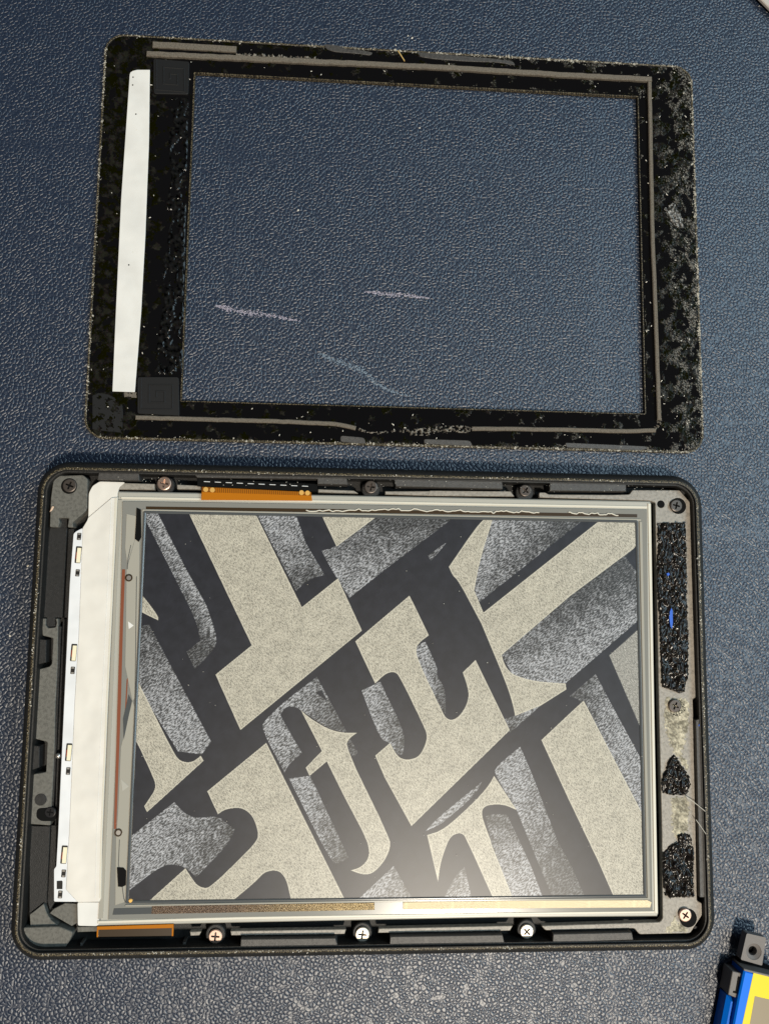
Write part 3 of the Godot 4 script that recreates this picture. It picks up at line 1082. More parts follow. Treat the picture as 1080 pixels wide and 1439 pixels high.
	for i in 130:
		var p := Vector2(rng.randf_range(-60, 62), rng.randf_range(-45, 45))
		list.append(fleck_at(p.x, 7.36, p.y, rng.randf_range(0.06, 0.17), rng.randf_range(0.8, 1.8)))
	for i in 130:
		var x := rng.randf_range(-70, 72)
		list.append(fleck_at(x, 7.78, rng.randf_range(-56.0, -52.8), rng.randf_range(0.08, 0.2)))
	scatter("dust", list, M.lint, o, 19)


func build_frame(o: Node3D) -> void:
	# right bar with both corners
	var fr := slab("mid_frame", rounded_poly(pv([36.74,-52.84,38.4,-52.87,39.14,-52.38,55.87,-52.6,60.37,-52.82,61.14,-53.95,73.58,-54.21,77.23,-49.99,77.04,-28.38,76.7,-2.49,76.3,-1.53,75.48,-1.26,75.49,3.65,75.28,31.18,75.05,47.3,76.2,47.82,76.71,48.65,76.48,50.31,73.12,54.82,60.51,54.89,59.22,53.48,37.37,53.66,36.33,52.63,65.54,52.16,66.36,51.35,66.71,31.13,66.75,1.93,66.97,-28.24,67.08,-50.89,65.58,-51.32,36.73,-51.56]), 0.35, 2), 4.6, 6.4, M.frame_metal, o, 0.12)
	# thin bars along the top and the bottom, narrowed where the screws sit
	slab("frame_bar", pv([8.73,-52.7,29.37,-52.96,30.28,-51.7,8.02,-51.41]), 4.6, 6.4, M.frame_metal, fr, 0.1)
	slab("frame_bar", pv([-19.49,-52.46,-10.55,-52.29,-9.47,-51.64,-19.47,-51.74]), 4.6, 6.4, M.frame_metal, fr, 0.1)
	slab("frame_bar", pv([-2.65,-52.28,8.73,-52.56,8.02,-51.45,-2.64,-51.55]), 4.6, 6.4, M.frame_metal, fr, 0.1)
	slab("frame_bar", pv([-54.39,-52.87,-48.62,-52.73,-48.59,-51.83,-54.34,-51.8]), 4.6, 6.3, M.frame_metal, fr, 0.1)
	slab("frame_bar", pv([-68.44,-53.01,-59.95,-52.93,-59.89,-51.5,-68.71,-51.4]), 4.6, 6.3, M.frame_metal, fr, 0.1)
	slab("frame_bar", pv([-37.76,52.9,-10.65,52.87,-10.97,53.91,-37.56,53.86]), 4.6, 6.2, M.frame_metal, fr, 0.1)
	slab("frame_bar", pv([-2.85,52.81,29.42,52.59,28.73,53.69,-3.01,53.77]), 4.6, 6.2, M.frame_metal, fr, 0.1)
	slab("frame_bar", pv([-47.18,52.93,-44.55,52.89,-45.01,53.75,-46.99,53.81]), 4.6, 6.2, M.frame_metal, fr, 0.1)
	# dull magnesium pieces at the left
	slab("left_bracket", rounded_poly(pv([-84.36,-53.16,-83.57,-54.41,-77.34,-54.73,-76.17,-53.78,-75.89,-46.72,-76.27,-45.75,-79.19,-42.98,-78.95,-41.76,-80.31,-41.73,-80.1,-44.01,-82.57,-44.05,-82.25,-43.01,-82.6,-41.69,-84.56,-41.74,-84.71,-48.83]), 0.3, 2), 3.0, 6.5, M.frame_dull, o, 0.12)
	slab("left_bracket", rounded_poly(pv([-85.49,-19.57,-84.48,-19.58,-84.53,-18.04,-83.93,-17.28,-82.17,-17.43,-81.9,-18.58,-82.29,-19.52,-81.62,-19.61,-81.16,-8.39,-81.14,0.86,-80.77,11.33,-80.7,17.43,-80.7,24.78,-80.71,28.84,-85.4,28.49,-85.62,20.69,-85.26,17.09,-82.4,16.6,-82.52,9.6,-85.49,8.86,-85.76,7.12,-85.38,0.88,-85.7,-7.34,-82.99,-8.09,-82.52,-8.72,-82.53,-14.87,-85.09,-15.48]), 0.25, 2), 3.0, 5.6, M.frame_dull, o, 0.12)
	slab("left_bracket", pv([-84.26,48.88,-81.25,46.47,-80.4,48.54,-79.34,50.13,-77.64,51.42,-83.95,51.41]), 3.0, 5.6, M.frame_dull, o, 0.1)
	slab("left_bracket", pv([-76.47,46.51,-73.72,46.7,-73.49,51,-74.68,51.69,-79.88,48.77,-78.96,47.75]), 3.0, 5.2, M.frame_dull, o, 0.1)
	slab("left_bracket", rounded_poly(pv([-85.42,51.39,-77.22,51.26,-73.92,52.56,-74.62,54.44,-75.81,56.3,-82.23,56.52,-83.88,55.71,-85.1,53.98]), 0.6, 3), 3.0, 6.4, M.frame_dull, o, 0.15)
	slab("left_bracket", pv([-73.3,51.79,-68.74,51.77,-68.69,52.88,-73.24,52.98]), 3.0, 5.4, M.frame_dull, o, 0.1)
	# black channels between brackets
	slab("black_channel", pv([-85.12,-41.7,-81.01,-41.77,-81.2,-45.21,-82.91,-45.18,-82.73,-41.83,-85.12,-41.79]), 3.0, 4.9, M.inner_plastic, o, 0.1)
	slab("black_channel", pv([-85.11,-41.68,-80.92,-41.76,-80.82,-19.77,-82.51,-19.76,-82.22,-17.53,-84.41,-17.51,-84.54,-19.73,-86.05,-19.72]), 3.0, 5.0, M.inner_plastic, o, 0.1)
	slab("black_channel", pv([-85.67,29.06,-80.9,29.17,-80.73,46.54,-81.53,46.69,-84.56,49.03]), 3.0, 5.0, M.inner_plastic, o, 0.1)
	slab("black_channel", pv([-80.79,-41.55,-79.41,-41.57,-79.43,-19.78,-80.61,-19.77]), 3.0, 4.4, M.inner_plastic, o, 0.1)
	for k in 3:
		slab("black_channel", pv([-81.48,-17.72,-80.89,-17.72,-80.34,17.52,-80.36,27.33,-80.69,27.33,-80.75,17.52]).duplicate() if k == 0 else (pv([-80.73,-19.44,-80.31,-19.44,-79.77,15.87,-79.69,28.96,-79.94,28.96,-80.27,15.87]) if k == 1 else pv([-80.81,29.06,-79.66,29.07,-79.01,46.47,-80.04,48.37,-80.72,46.45])), 3.0, 5.2 - 0.3 * k, M.inner_plastic, o, 0.08)
	var s := Shape.new()
	prism(s, disc_poly([-83.28,22.91][0], [-83.28,22.91][1], 1.4), 5.0, 5.7, 0.1)
	part("rubber_button", s, M.inner_plastic, o)
	slab("screw_well", rounded_poly(pv([-84.02,24.9,-79.44,24.6,-79.42,27.85,-82.87,27.83,-84.06,27.01]), 1.2), 5.0, 5.66, M.pit, o, 0.03)
	var ball := Shape.new()
	var bc: Array = [-79.61,12.75]
	for i in 10:
		for j in 5:
			var pa := func(u: float, w: float) -> Vector3: return Vector3(cos(u) * cos(w), sin(w), sin(u) * cos(w))
			var u0 := TAU * i / 10.0
			var u1 := TAU * (i + 1) / 10.0
			var w0 := PI / 2 * j / 5.0
			var w1 := PI / 2 * (j + 1) / 5.0
			var c := Vector3(bc[0], 5.9, bc[1])
			var n0: Vector3 = pa.call(u0, w0)
			var n1: Vector3 = pa.call(u1, w0)
			var n2: Vector3 = pa.call(u1, w1)
			var n3: Vector3 = pa.call(u0, w1)
			ball.tri(c + n0 * 0.7, c + n1 * 0.7, c + n2 * 0.7, n0, n1, n2)
			ball.tri(c + n0 * 0.7, c + n2 * 0.7, c + n3 * 0.7, n0, n2, n3)
	part("metal_pin", ball, M.silver, o)
	# screws; each sits in a dark well
	for q in [[[-80.48,-51.93], 1.95], [[73.08,-50.09], 2.1], [[71.35,1.04], 2.15], [[72.69,51.26], 2.2]]:
		slab("screw_well", disc_poly(q[0][0], q[0][1], q[1], 32), 5.5, 6.56 if q[0][0] < 0 else 6.46, M.pit, fr, 0.02)
	for a in [[-57.47,-52.77], [-6.26,-52.81], [33.18,-52.83], [-41.32,53.81], [-6.73,53.88], [32.94,53.78]]:
		slab("screw_boss", disc_poly(a[0], a[1], 2.3, 24), 3.0, 5.6, M.inner_plastic, fr, 0.2)
	for q in [[[-57.51,-53.09], 6.7, 1.72, "screw_copper", 0.15], [[-6.28,-53.31], 6.7, 1.62, "screw_dark", 0.1], [[33.11,-53.25], 6.7, 1.5, "screw_dark", 0.7],
			[[-80.25,-52.01], 7.0, 1.66, "screw_dark", 0.35], [[72.34,-50.1], 7.1, 1.55, "screw_dark", 0.25], [[70.61,0.43], 7.1, 1.6, "screw_dark", 0.45], [[71.73,50.35], 7.2, 1.55, "screw_copper", 0.62],
			[[-41.27,54.08], 6.2, 1.62, "screw_copper", 0.08], [[-6.74,54.12], 6.2, 1.68, "screw_steel", 0.12], [[32.87,54.01], 6.2, 1.64, "screw_steel", 0.78], [[-80.91,25.81], 5.75, 1.3, "screw_black", 0.1]]:
		screw(fr, q[0], q[1], q[2], M[q[3]], q[4])
	slab("alignment_hole", disc_poly([68.55,-50.45][0], [68.55,-50.45][1], 1.0), 6.0, 6.45, M.pit, fr, 0.02)
	# crinkled black tape left on the right bar
	var fc := noise(FastNoiseLite.TYPE_SIMPLEX, 0.9, 301, 3)
	var fb := noise(FastNoiseLite.TYPE_SIMPLEX, 2.6, 302, 2)
	var fd := noise(FastNoiseLite.TYPE_SIMPLEX, 0.22, 303, 2)
	var ft := noise(FastNoiseLite.TYPE_SIMPLEX, 0.36, 304, 2)
	for q in [[pv([67.3,-45.78,74.99,-45.92,74.91,-33.77,74.76,-19.36,74.9,-14.91,74.48,-6.94,73.68,-4.82,73.44,-2.89,72.05,-2.36,70.24,-3.23,67.7,-4.09,67.36,-4.96,67.27,-15.73,66.99,-26.44,66.74,-30.94,66.94,-35.47,67.32,-39.11]), 0.55], [pv([70.36,12.07,72.1,14.83,74.01,17.58,74.32,19.46,73.71,21.51,72.96,22.37,69.53,22.18,66.84,21.66,66.65,18.76,67.69,16.71,68.67,13.97]), 0.7], [pv([66.47,35.86,68.67,34.03,70.12,33.37,72.98,33.89,74.59,34.41,74.21,46.45,67.97,46.54,66.74,45.7,66.42,41.04]), 0.7], [pv([70.26,31.74,71.72,31.07,73.51,31.42,74.36,32.95,74.15,33.96,70.56,33.77]), 0.4]]:
		var tp: PackedVector2Array = q[0]
		var amp: float = q[1]
		var b0 := Vector2(1e9, 1e9)
		var b1 := -b0
		for z in tp:
			b0 = b0.min(z)
			b1 = b1.max(z)
		var t_in := func(p: Vector2) -> bool: return Geometry2D.is_point_in_polygon(p + Vector2(fc.get_noise_2d(p.x, p.y), fc.get_noise_2d(p.y, p.x)) * 0.25, tp)
		var t_h := func(p: Vector2) -> float: return 6.75 + amp * (0.75 * absf(ft.get_noise_2d(p.x, p.y * 0.7 + p.x * 0.4)) + 0.035 * fc.get_noise_2d(p.x * 0.7, p.y * 0.7) + 0.7 * fd.get_noise_2d(p.x, p.y))
		var t_c := func(p: Vector2) -> Color:
			var b := 0.008 + 0.006 * fc.get_noise_2d(p.x, p.y)
			return Color(b * 1.15, b * 0.98, b * 0.85).lerp(Color(0.2, 0.17, 0.14), 0.35 * smoothstep(0.45, 0.9, fb.get_noise_2d(p.x + 9, p.y) + 0.5 * fc.get_noise_2d(p.x, p.y + 9)))
		put_mesh("tape_patch", field(b0, b1, 0.17, 6.42, t_in, t_h, t_c), M.glue_black, fr)
	# blue film scraps in the tape
	slab("blue_flake", pv([70.23,-23.98,70.54,-23.26,70.53,-20.23,70.26,-18.63,69.82,-19.33,69.57,-21.47,69.74,-22.9]), 7.0, 7.28, M.blue_flake, fr, 0.05)
	slab("blue_flake", pv([69.16,-32.59,69.73,-32.87,70.09,-32.42,69.52,-31.87]), 7.0, 7.3, M.blue_flake, fr, 0.05)
	slab("blue_flake", pv([76.79,3.76,77.15,3.94,76.29,5.32,76.02,5.15]), 7.7, 7.85, M.blue_flake, fr, 0.03)
	# yellowish dried glue
	var glue_c := func(p: Vector2) -> Color:
		var b := clampf(0.3 + 0.14 * fb.get_noise_2d(p.x, p.y) + 0.2 * fc.get_noise_2d(p.x, p.y) + 0.2 * fd.get_noise_2d(p.x, p.y), 0.14, 0.55)
		return Color(b * 1.05, b * 0.94, b * 0.7)
	for q in [pv([68.36,-1.94,74.03,-1.26,74.73,0.14,74.39,5.38,73.14,10.25,72.35,12.32,73.76,14.05,74.06,16.12,72.97,16.12,70.53,12.32,69.14,9.9,68.13,6.78,67.9,1.91]), pv([68.98,22.45,73.14,22.64,74.01,24,73.63,30.3,72.12,32.82,69.6,32.47,69.01,27.73]), pv([69.1,50.51,69.99,50.53,70.3,52.18,72.04,53.53,73.29,53.54,72.72,54.69,64.55,54.58,67.05,53.79,68.33,52.49])]:
		var tp: PackedVector2Array = q
		var b0 := Vector2(1e9, 1e9)
		var b1 := -b0
		for z in tp:
			b0 = b0.min(z)
			b1 = b1.max(z)
		var g_in := func(p: Vector2) -> bool: return Geometry2D.is_point_in_polygon(p + Vector2(fc.get_noise_2d(p.x, p.y), fc.get_noise_2d(p.y, p.x)) * 0.7, tp)
		var g_h := func(p: Vector2) -> float: return 6.47 + 0.09 * fb.get_noise_2d(p.x, p.y)
		put_mesh("dried_glue", field(b0, b1, 0.2, 6.41, g_in, g_h, glue_c), M.residue, fr).set_meta("kind", "stuff")


func build_display(o: Node3D) -> void:
	# light guide plate under everything, the panel with its grey border, the screen, edges and tracks
	var s := Shape.new()
	var plate := pv([-68.68,-50.87,-4.61,-51.06,65.77,-51.18,66.03,-50.5,65.65,-5.08,65.33,50.18,65.04,50.83,24.19,50.65,-36.8,51,-68.48,51.3,-68.39,30.3,-68.54,0.7,-68.7,-26.47])
	prism(s, plate, 4.4, 6.4, 0.3)
	var dp := part("display_panel", s, M.guide, o)
	# pale bright edge along the plate's rim
	s = Shape.new()
	for a in [[65.02,-50.64,65.86,-50.57,65.47,-5.1,65.12,50.1,64.27,50,64.74,-5.09], [-67.88,-49.62,-4.61,-49.77,64.91,-49.9,64.89,-49.25,-4.6,-49.14,-67.85,-49], [-68.48,50.04,-36.83,49.56,24.15,49.35,64.28,49.43,64.27,49.99,24.15,49.99,-36.81,50.22,-68.45,50.67]]:
		prism(s, pv(a), 6.3, 6.62, 0.12)
	part("glass_edge", s, M.guide_edge, dp)
	# panel: grey border, then two fine pale frame lines
	slab("panel_border", pv([-67.44,-48.46,-4.6,-48.76,64.73,-48.96,64.13,-5.11,63.78,49.53,24.12,49.37,-36.81,49.59,-66.02,49.77,-65.99,23.73,-66.18,-4.38]), 6.0, 6.7, M.border_grey, dp, 0.1)
	s = Shape.new()
	for a in [[-62.5,-46.52,-4.58,-46.58,63.02,-46.52,63.01,-45.88,-4.57,-45.96,-62.47,-45.94], [62.54,-45.78,63.28,-45.79,63.17,1.87,63.16,46.65,62.45,46.65,62.44,1.87], [-62.23,46.44,1.78,46.05,63.17,46.24,63.16,46.7,1.78,46.54,-62.21,46.84]]:
		prism(s, pv(a), 6.6, 6.95, 0.1)
	part("frame_line", s, M.border_pale, dp)
	# screen
	var scr := Shape.new()
	var w := 61.44
	var h := 45.48
	prism(scr, PackedVector2Array([Vector2(-w, -h), Vector2(w, -h), Vector2(w, h), Vector2(-w, h)]), 6.5, 6.9, 0.05)
	for i in scr.v.size():
		scr.t[i] = Vector2(scr.v[i].x / MM / (2 * w) + 0.5, scr.v[i].z / MM / (2 * h) + 0.5)
	var sm := mat("screen_print", Color(0.97, 0.97, 0.97), 0.36, 0.42)
	sm.albedo_texture = screen_print()
	sm.texture_repeat = false
	part("screen", scr, sm, dp)
	# dark bevel round the screen
	s = Shape.new()
	ring(s, w + 0.75, h + 0.7, 0.4, [[0.0, 6.5], [0.05, 7.0], [0.2, 7.05], [0.45, 7.05], [0.7, 6.92]], 0, 0, false, 3)
	part("screen_bevel", s, M.border_dark, dp)
	# left margin of the panel
	slab("pale_band", pv([-68.48,-48.79,-67.62,-48.81,-67.74,-26.48,-67.43,0.65,-67.3,30.19,-67.16,49.35,-68.28,49.65,-67.96,30.19,-68.27,0.65,-68.42,-26.47]), 6.3, 6.72, M.border_pale, dp, 0.06)
	slab("copper_track", pv([-66.72,-31.68,-65.95,-31.69,-65.81,-17.93,-65.43,0.64,-65.22,18.83,-65.12,29.4,-65.7,29.4,-65.88,18.83,-66.26,0.64,-66.65,-21.34]), 6.5, 6.76, M.copper_dark, dp, 0.05)
	slab("copper_track", pv([-64.36,-5.24,-64.05,-5.74,-64.11,7.3,-64.44,8.95]), 6.5, 6.76, M.copper_dark, dp, 0.05)
	for a in [[-63.91,-39.21,-62.85,-38.71,-62.08,-17.97,-61.52,-1.89,-62.78,-0.21,-64.85,-8.44,-65.13,-17.94,-65.61,-31.7], [-62.78,-0.21,-61.66,2.3,-61.24,18.84,-61.13,31.85,-61,45.46,-64.53,46.53,-65.08,31.82,-64.9,25.35,-64.95,10.61], [-66.25,-45.31,-63.12,-44.67,-63.76,-43.42,-63.91,-39.39,-65.5,-33.09,-66.2,-36.9]]:
		slab("grey_inlay", pv(a), 6.5, 6.78, M.border_pale, dp, 0.04)
	slab("grey_inlay", pv([-63.68,-1.72,-62.86,-0.21,-64.35,8.94,-64.75,3.96]), 6.5, 6.82, M.border_dark, dp, 0.03)
	slab("grey_inlay", pv([-64.67,-19.14,-63.26,-18.13,-64.41,-17.27]), 6.5, 6.82, M.white_tape, dp, 0.03)
	slab("grey_inlay", pv([-64.58,18,-62.68,19.64,-64.12,20.78]), 6.5, 6.82, M.guide, dp, 0.03)
	for a in [[-64.94,-29.63], [-64.56,30.2]]:
		s = Shape.new()
		washer(s, a, 6.95, 0.62, 0.9, 0.4)
		part("locating_ring", s, M.flex_brown, dp)
		slab("locating_pin", disc_poly(a[0], a[1], 0.6), 6.5, 6.92, M.silver, dp, 0.06)
	s = Shape.new()
	for q in [[[-63.12,-30,-62.28,-4.42,-61.55,18.81,-60.76,43.04]], [[-64.24,31.8,-64.21,37.42,-63.51,40.14,-62.63,44.93,-62.26,45.89]], [[-64.84,-37.62,-65.36,-34.3,-65.41,-31.7]]]:
		var l := pv(q[0])
		prism(s, strip_poly(l, 0.16), 6.7, 6.84, 0.02)
	part("fine_seam", s, M.border_dark, dp)
	slab("black_tape", pv([-63.88,-46.84,-62.82,-46.42,-62.43,-39.58,-62.98,-38.43,-63.95,-39.2,-63.87,-43.05]), 6.6, 6.98, M.pit, dp, 0.05)
	slab("black_tape", pv([-64.5,38.04,-63.02,38.13,-62.33,38.86,-62.26,42.05,-63.06,42.44,-64.04,42.35]), 6.6, 6.98, M.pit, dp, 0.05)
	slab("amber_bead", disc_poly([-61.02,45.55][0], [-61.02,45.55][1], 0.5), 6.6, 7.08, M.solder, dp, 0.15)
	# bottom edge: copper, then gold bonding strips
	slab("bonding_strip", pv([-64.8,47.28,-48.11,47.08,-48.05,48.51,-65.05,48.7]), 6.5, 6.78, M.border_dark, dp, 0.05)
	s = Shape.new()
	s.coloured = true
	var b0 := pv([-56,46.83,-4,46.68,-3.97,48.28,-56.09,48.57])
	for i in 24:
		var f0 := i / 24.0
		var f1 := (i + 1) / 24.0
		s.tint = Color(0.22, 0.16, 0.12).lerp(Color(0.74, 0.58, 0.33), smoothstep(0.25, 0.95, f0))
		prism(s, PackedVector2Array([b0[0].lerp(b0[1], f0), b0[0].lerp(b0[1], f1), b0[3].lerp(b0[2], f1), b0[3].lerp(b0[2], f0)]), 6.5, 6.86, 0.0)
	part("bonding_strip", s, M.copper_speck, dp)
	slab("bonding_strip", pv([2.81,46.63,36.25,46.6,62.45,46.8,63.5,47.32,63.12,48.55,36.24,48.4,2.82,48.25]), 6.5, 6.86, M.gold, dp, 0.06)
	# top edge: a wine-dark trough with a bead of glue running along it
	slab("top_trough", pv([-61.68,-47.24,-4.59,-47.58,62.13,-47.7,62.12,-46.88,-4.58,-46.68,-61.64,-46.45]), 6.5, 6.74, M.flex_brown, dp, 0.03)
	s = Shape.new()
	var a0 := pv([-22.37,-46.95,-1.9,-47.45])
	var bead := func(from: Vector2, to: Vector2, n: int, amp: float) -> void:
		var ptsl := []
		var ph := rng.randf() * TAU
		for i in n:
			var f := i / float(n - 1)
			ptsl.append(Vector3(lerpf(from.x, to.x, f), 6.8, lerpf(from.y, to.y, f) + amp * (sin(i * 0.75 + ph) * 0.6 + rng.randfn(0, 0.4))))
		tube(s, ptsl, 0.17, 5)
	bead.call(a0[0], a0[1], 26, 0.28)
	var a1 := pv([-1.91,-47.63,36.56,-47.66])
	bead.call(a1[0], a1[1], 60, 0.32)
	var a2 := pv([44.11,-47.71,57.08,-47.51])
	bead.call(a2[0], a2[1], 30, 0.25)
	part("glue_bead", s, M.guide_edge, dp)


func build_film(o: Node3D) -> void:
	# white backing sheet, diffuser film and the strip that carries the lights
	var back := slab("white_backing", rounded_poly(pv([-75.45,-43.92,-75.65,-50.26,-74.88,-52.04,-73.22,-53.23,-67.02,-53.19,-68.34,-52,-68.74,-50.58,-68.67,-48.1,-72.75,-43.8]), 0.5), 5.9, 6.55, M.white_film, o, 0.05)
	tag(back, "bluish white backing sheet curling out at the top of the diffuser")
	slab("white_backing", rounded_poly(pv([-73.3,45.94,-67.77,46.01,-67.64,50.13,-68.48,51.3,-72.94,51.16]), 0.5), 5.6, 6.4, M.white_tape, o, 0.05)
	var film := slab("diffuser_film", pv([-76.53,-41.68,-75.59,-43.41,-75.38,-44.15,-69.99,-49.17,-68.54,-49.38,-68.54,-26.47,-68.43,0.62,-68.23,30.13,-67.82,44.84,-68.18,45.7,-73.04,45.73,-75.87,42.85,-75.84,30.09,-76.2,0.65,-76.1,-16.14]), 6.3, 6.95, M.white_film, o, 0.06)
	var strip := slab("light_strip", rounded_poly(pv([-78.69,-40.16,-78.09,-40.78,-76.57,-41.63,-76.17,-16.14,-76.27,0.65,-75.9,30.08,-75.95,42.85,-73.13,45.69,-78.5,45.58,-78.91,38.33,-78.42,37.74,-78.41,30.07,-78.69,0.66,-78.93,-28.05]), 0.3, 3), 6.2, 6.85, M.white_strip, o, 0.06)
	slab("film_crease", pv([-70.12,-48.73,-69.88,-48.91,-69.79,-26.46,-69.7,0.62,-69.45,30.11,-69.02,44.8,-69.19,44.8,-69.59,30.11,-69.87,0.62,-69.96,-26.45]), 6.9, 6.985, M.white_tape, film, 0.02)
	slab("film_crease", pv([-69.2,-49.1,-68.56,-49.29,-68.56,-26.47,-68.45,0.62,-68.25,30.12,-67.84,44.82,-68.21,44.81,-68.63,30.11,-68.87,0.62,-68.95,-26.47]), 6.9, 7.0, M.guide_edge, film, 0.02)
	# lights in their windows
	for a in [[-77.28,-35.07], [-77.09,-11.56], [-76.99,11.75], [-76.77,35.08]]:
		var win := slab("light_window", rounded_poly(box_poly(a[0], a[1], 1.4, 4.1, 0.04), 0.25), 6.6, 6.9, M.chip, strip, 0.02)
		win.set_meta("label", "small dark window with a cream light inside")
		slab("lamp_face", box_poly(a[0] + 0.13, a[1] + 0.12, 0.95, 3.6, 0.04), 6.6, 6.95, M.led_cream, strip, 0.04)
		slab("red_line", box_poly(a[0] - 0.45, a[1] + 0.2, 0.18, 1.6, 0.04), 6.6, 6.94, M.led_red, strip, 0.02)
	for a in [[-77.31,-39.53], [-77.21,-30.66], [-77.1,-7.35], [-76.88,16.09], [-76.65,39.3], [-77.17,43.98]]:
		var lying: bool = a[1] > 47.5 and a[0] < -76.5 and a == [-77.17,43.98]
		slab("chip_resistor", rounded_poly(box_poly(a[0], a[1], 1.0, 1.75, PI / 2 if lying else 0.04), 0.2), 6.6, 6.9, M.chip, strip, 0.03)
		for d in [-0.6, 0.6]:
			slab("chip_end", box_poly(a[0] + (d if lying else 0.0), a[1] + (0.0 if lying else d), 0.62, 0.4, PI / 2 if lying else 0.04), 6.6, 6.97, M.chip_end, strip, 0.04)
	slab("black_square", pv([-78.11,40.96,-76.98,40.89,-76.76,41.13,-76.71,42.8,-78.01,42.78]), 6.6, 6.93, M.chip, strip, 0.04)


# ---------------------------------------------------------------- the rest of the table
func build_battery() -> void:
	var c0: Array = [92.61,72.71]
	var ox: float = c0[0]
	var oz: float = c0[1]
	var o := thing("battery_pack", "blue and yellow battery pack with grey plastic lugs at the lower right corner", "battery", Vector3(ox, 0, oz))
	# frame plate with a screw lug
	var lugp := pv([88.29,55.76,93.18,56.84,91.89,63.39,86.52,61.89], ox, oz)
	var lc: Array = [89.94,60.12]
	var s := Shape.new()
	holed_plate(s, rounded_poly(lugp, 0.35), Vector2(lc[0] - ox, lc[1] - oz), [[1.95, 4.6], [1.8, 4.45], [1.1, 4.0], [1.05, 2.4]], 2.3)
	part("lug", s, M.lug_plastic, o)
	slab("hole_floor", disc_poly(lc[0] - ox, lc[1] - oz, 1.15), 2.2, 2.5, M.pit, o, 0.02)
	slab("frame_tray", pv([87.65,62.95,93.08,64.47,95.26,65,96.7,65.62,93.3,81.51,89.93,97.74,81.07,95.09,83.1,78,86.45,65.78], ox, oz), 0.0, 2.38, M.pit, o, 0.1)
	slab("side_clip", pv([84.16,64.41,86.91,65.03,85.26,70.76,82.87,69.78], ox, oz), 0.6, 5.0, M.lug_plastic, o, 0.12)
	slab("clip_slot", pv([85.43,65.56,86.23,65.74,85.54,69.76,83.99,69.32,84.1,68.91,84.67,68.92], ox, oz), 4.5, 5.04, M.pit, o, 0.02)
	s = Shape.new()
	# wrapped cell: rounded blue shoulder
	prism(s, pv([86.6,63.84,96.39,66.3,90.15,95.58,80.77,92.15,83.47,76.02,84.94,70.03], ox, oz), 0.3, 6.0, 0.35)
	prism(s, pv([83.16,70.52,85.65,71.22,84.27,76.85,81.55,93.11,77.68,92.38,81.59,76.79], ox, oz), 0.3, 4.4, 0.9)
	var cell := part("cell_wrap", s, M.cell_blue, o)
	slab("end_cap", pv([86.48,63.38,96.35,65.76,96.33,66.34,86.55,63.89], ox, oz), 0.3, 6.06, M.lug_plastic, o, 0.1)
	slab("yellow_label", pv([88.86,64.37,96.34,66.18,90.13,94.88,82.12,92.13,85.62,76.01], ox, oz), 5.9, 6.05, M.cell_yellow, cell, 0.02)
	slab("printed_panel", pv([88.98,69.71,95.37,71.21,89.85,92.3,84.23,91.52,87.48,76.02], ox, oz), 6.0, 6.08, M.cell_print, cell, 0.01)


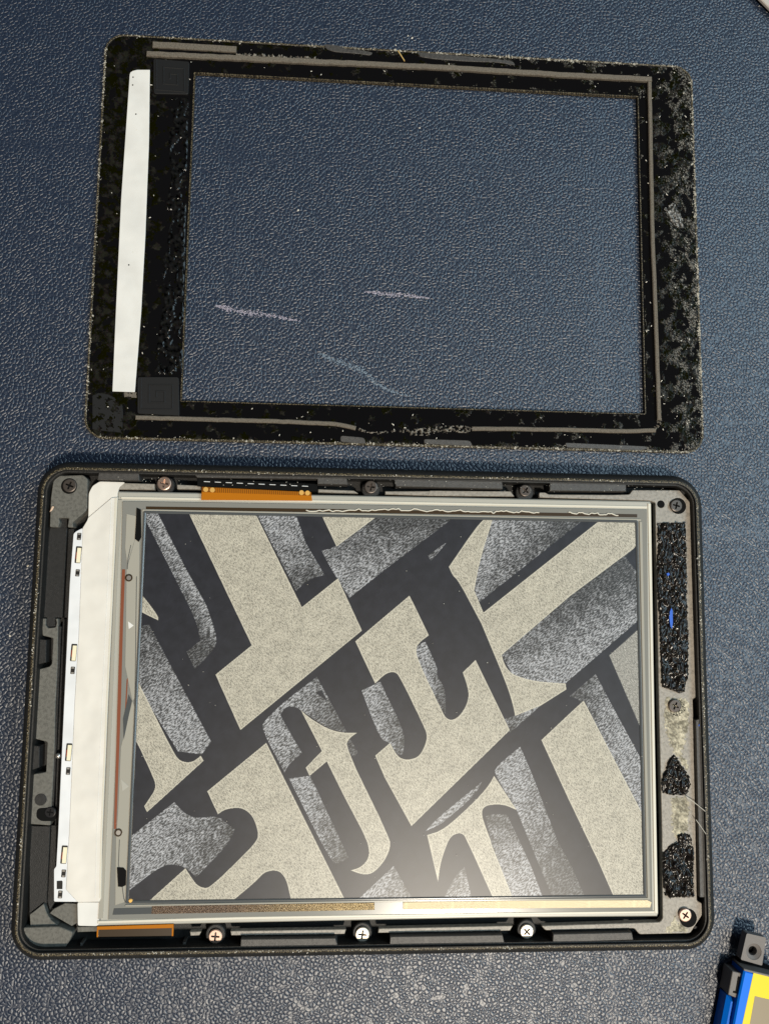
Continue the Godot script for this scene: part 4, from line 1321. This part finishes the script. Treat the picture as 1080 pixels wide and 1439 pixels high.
func build_extras() -> void:
	# corner of a pale plastic part at the upper right
	var c0: Array = [109.48,-200.96]
	var ox: float = c0[0]
	var oz: float = c0[1]
	var o := thing("plastic_cover", "corner of a pale beige plastic cover at the upper right edge of the mat", "plastic cover", Vector3(ox, 0, oz))
	slab("cover_shell", rounded_poly(pv([103.64,-197.54,106.48,-194.63,114.16,-186.98,127.5,-198.88,115.6,-218.25,98.23,-210.28,100.81,-200.45], ox, oz), 1.2), 1.0, 1.8, M.case_beige, o, 0.2)
	slab("cover_foot", pv([104.12,-198.22,106.96,-195.3,114.68,-187.62,128.07,-199.57,116.12,-219.02,98.68,-211.01,101.27,-201.14], ox, oz), 0.0, 1.0, M.pit, o, 0.1)
	# crumb beside the corner bracket, splinter on the bezel, lint on the rim
	var cr: Array = [-84.12,-46.19]
	var k := MeshInstance3D.new()
	k.mesh = fleck_mesh(77, 0.9)
	k.scale = Vector3(0.9, 1.0, 1.9) * 0.8
	k.rotation.y = -0.4
	k.position = Vector3(cr[0], 7.0, cr[1]) * MM
	k.scale = Vector3(0.8, 0.9, 1.6) * MM
	k.material_override = M.crumb
	k.name = "crumb"
	add_child(k)
	tag(k, "pinkish beige crumb stuck beside the dark corner screw at the upper left of the reader", "crumb")
	var s := Shape.new()
	var sp := pv([-0.36,-175.28,1.44,-172.24])
	tube(s, [Vector3(sp[0].x, 1.9, sp[0].y), Vector3(sp[1].x, 2.1, sp[1].y)], 0.16)
	var so := part("splinter", s, M.straw, self)
	tag(so, "short straw coloured splinter lying on the top bar of the empty bezel", "splinter")
	s = Shape.new()
	var fl := pv([72.85,22.43,75.13,24.13,76.71,25.49])
	tube(s, [Vector3(fl[0].x, 7.0, fl[0].y), Vector3(fl[1].x, 8.0, fl[1].y), Vector3(fl[2].x, 8.8, fl[2].y)], 0.09, 5)
	var fo := part("lint_fibre", s, M.lint, self)
	tag(fo, "long pale lint fibre from the black tape triangle to the right rim", "fibre")
	s = Shape.new()
	fl = pv([74.67,27.66,76.71,30.86])
	tube(s, [Vector3(fl[0].x, 8.0, fl[0].y), Vector3(fl[1].x, 8.8, fl[1].y)], 0.07, 5)
	fo = put_mesh("lint_fibre_001", s.mesh(), M.lint, self)
	tag(fo, "short pale lint fibre on the right rim of the reader, lower of the two fibres", "fibre")
	# dust on the mat
	var list := []
	for i in 240:
		list.append(fleck_at(rng.randf_range(-112, 110), 0.03, rng.randf_range(-200, 82), rng.randf_range(0.08, 0.2), rng.randf_range(0.8, 1.8)))
	for a in [[5.93,-154.2], [-26.61,-129.06], [3.72,-180.85], [2.52,-181.41], [-43.34,-57.73], [-0.82,-178.22], [-81.47,-58.88], [-94.99,-15.11], [-91.56,-32.44]]:
		list.append(fleck_at(a[0], 0.05, a[1], rng.randf_range(0.3, 0.5), 1.6))
	var d := scatter("dust", list, M.lint, self, 29)
	tag(d, "pale dust specks scattered over the navy leather mat", "dust", "", "stuff")


# ---------------------------------------------------------------- scene
func lamp(at: Vector3, size: Vector2, energy: float, c: Color) -> void:
	var l := AreaLight3D.new()
	l.name = "room_light"
	l.area_size = size
	l.light_energy = energy
	l.light_color = c
	l.area_range = 6.0
	l.shadow_enabled = true
	add_child(l, true)
	l.look_at_from_position(at, Vector3(0, 0, -0.05), Vector3(0.3, 0.2, 1).normalized())


func _ready() -> void:
	rng.seed = 4242
	var cam := Camera3D.new()
	cam.name = "camera"
	cam.fov = 66.2591
	cam.near = 0.01
	cam.far = 20.0
	add_child(cam)
	cam.transform = Transform3D(Basis(Vector3(0.997819, 0.064803, -0.012539), Vector3(-0.019432, 0.106849, -0.994085), Vector3(-0.063080, 0.992161, 0.107875)), Vector3(-0.01522, 0.20235, -0.02573))
	cam.current = true
	var we := WorldEnvironment.new()
	we.name = "environment"
	var env := Environment.new()
	env.background_mode = Environment.BG_COLOR
	env.background_color = rgb(0.05, 0.052, 0.058)
	env.background_energy_multiplier = 1.0
	env.tonemap_mode = Environment.TONE_MAPPER_LINEAR
	env.tonemap_exposure = 1.0
	env.sdfgi_enabled = true
	env.ssao_enabled = true
	env.ssil_enabled = true
	we.environment = env
	add_child(we)
	# the desk lamp beyond the lower edge, and a wide cool window up to the right
	lamp(Vector3(0.27, 1.6, 0.80), Vector2(0.16, 0.16), 3.9, Color(1.0, 0.955, 0.885))
	lamp(Vector3(1.15, 1.15, -0.30), Vector2(0.7, 1.4), 2.1, Color(0.8, 0.93, 1.0))
	make_materials()

	# the mat: a thick sheet of leather
	var s := Shape.new()
	prism(s, PackedVector2Array([Vector2(-420, -420), Vector2(420, -420), Vector2(420, 300), Vector2(-420, 300)]), -3.0, 0.0, 0.5)
	var desk := part("desk_surface", s, M.leather, self)
	tag(desk, "navy blue pebbled leather desk mat", "", "", "structure")
	chalk_mark("chalk_scuff", pv([-47.05,-101.52,-44.43,-100.84,-38.81,-99.88,-33.2,-99.5,-25.86,-98.21]), 1.15, 330, M.chalk, desk)
	chalk_mark("chalk_scuff", pv([-8.06,-106.92,-3.09,-106.51,2.65,-106.34,8.8,-105.78]), 0.75, 230, M.chalk, desk)
	chalk_mark("chalk_scuff", pv([-19.85,-89.48,-16.06,-87.67,-11.9,-86.65,-8.87,-85.39,-5.62,-82.41,-1.82,-80.21,3.29,-78.82]), 1.3, 300, M.chalk_blue, desk, 0.8)
	build_reader()
	build_bezel()
	build_battery()
	build_extras()
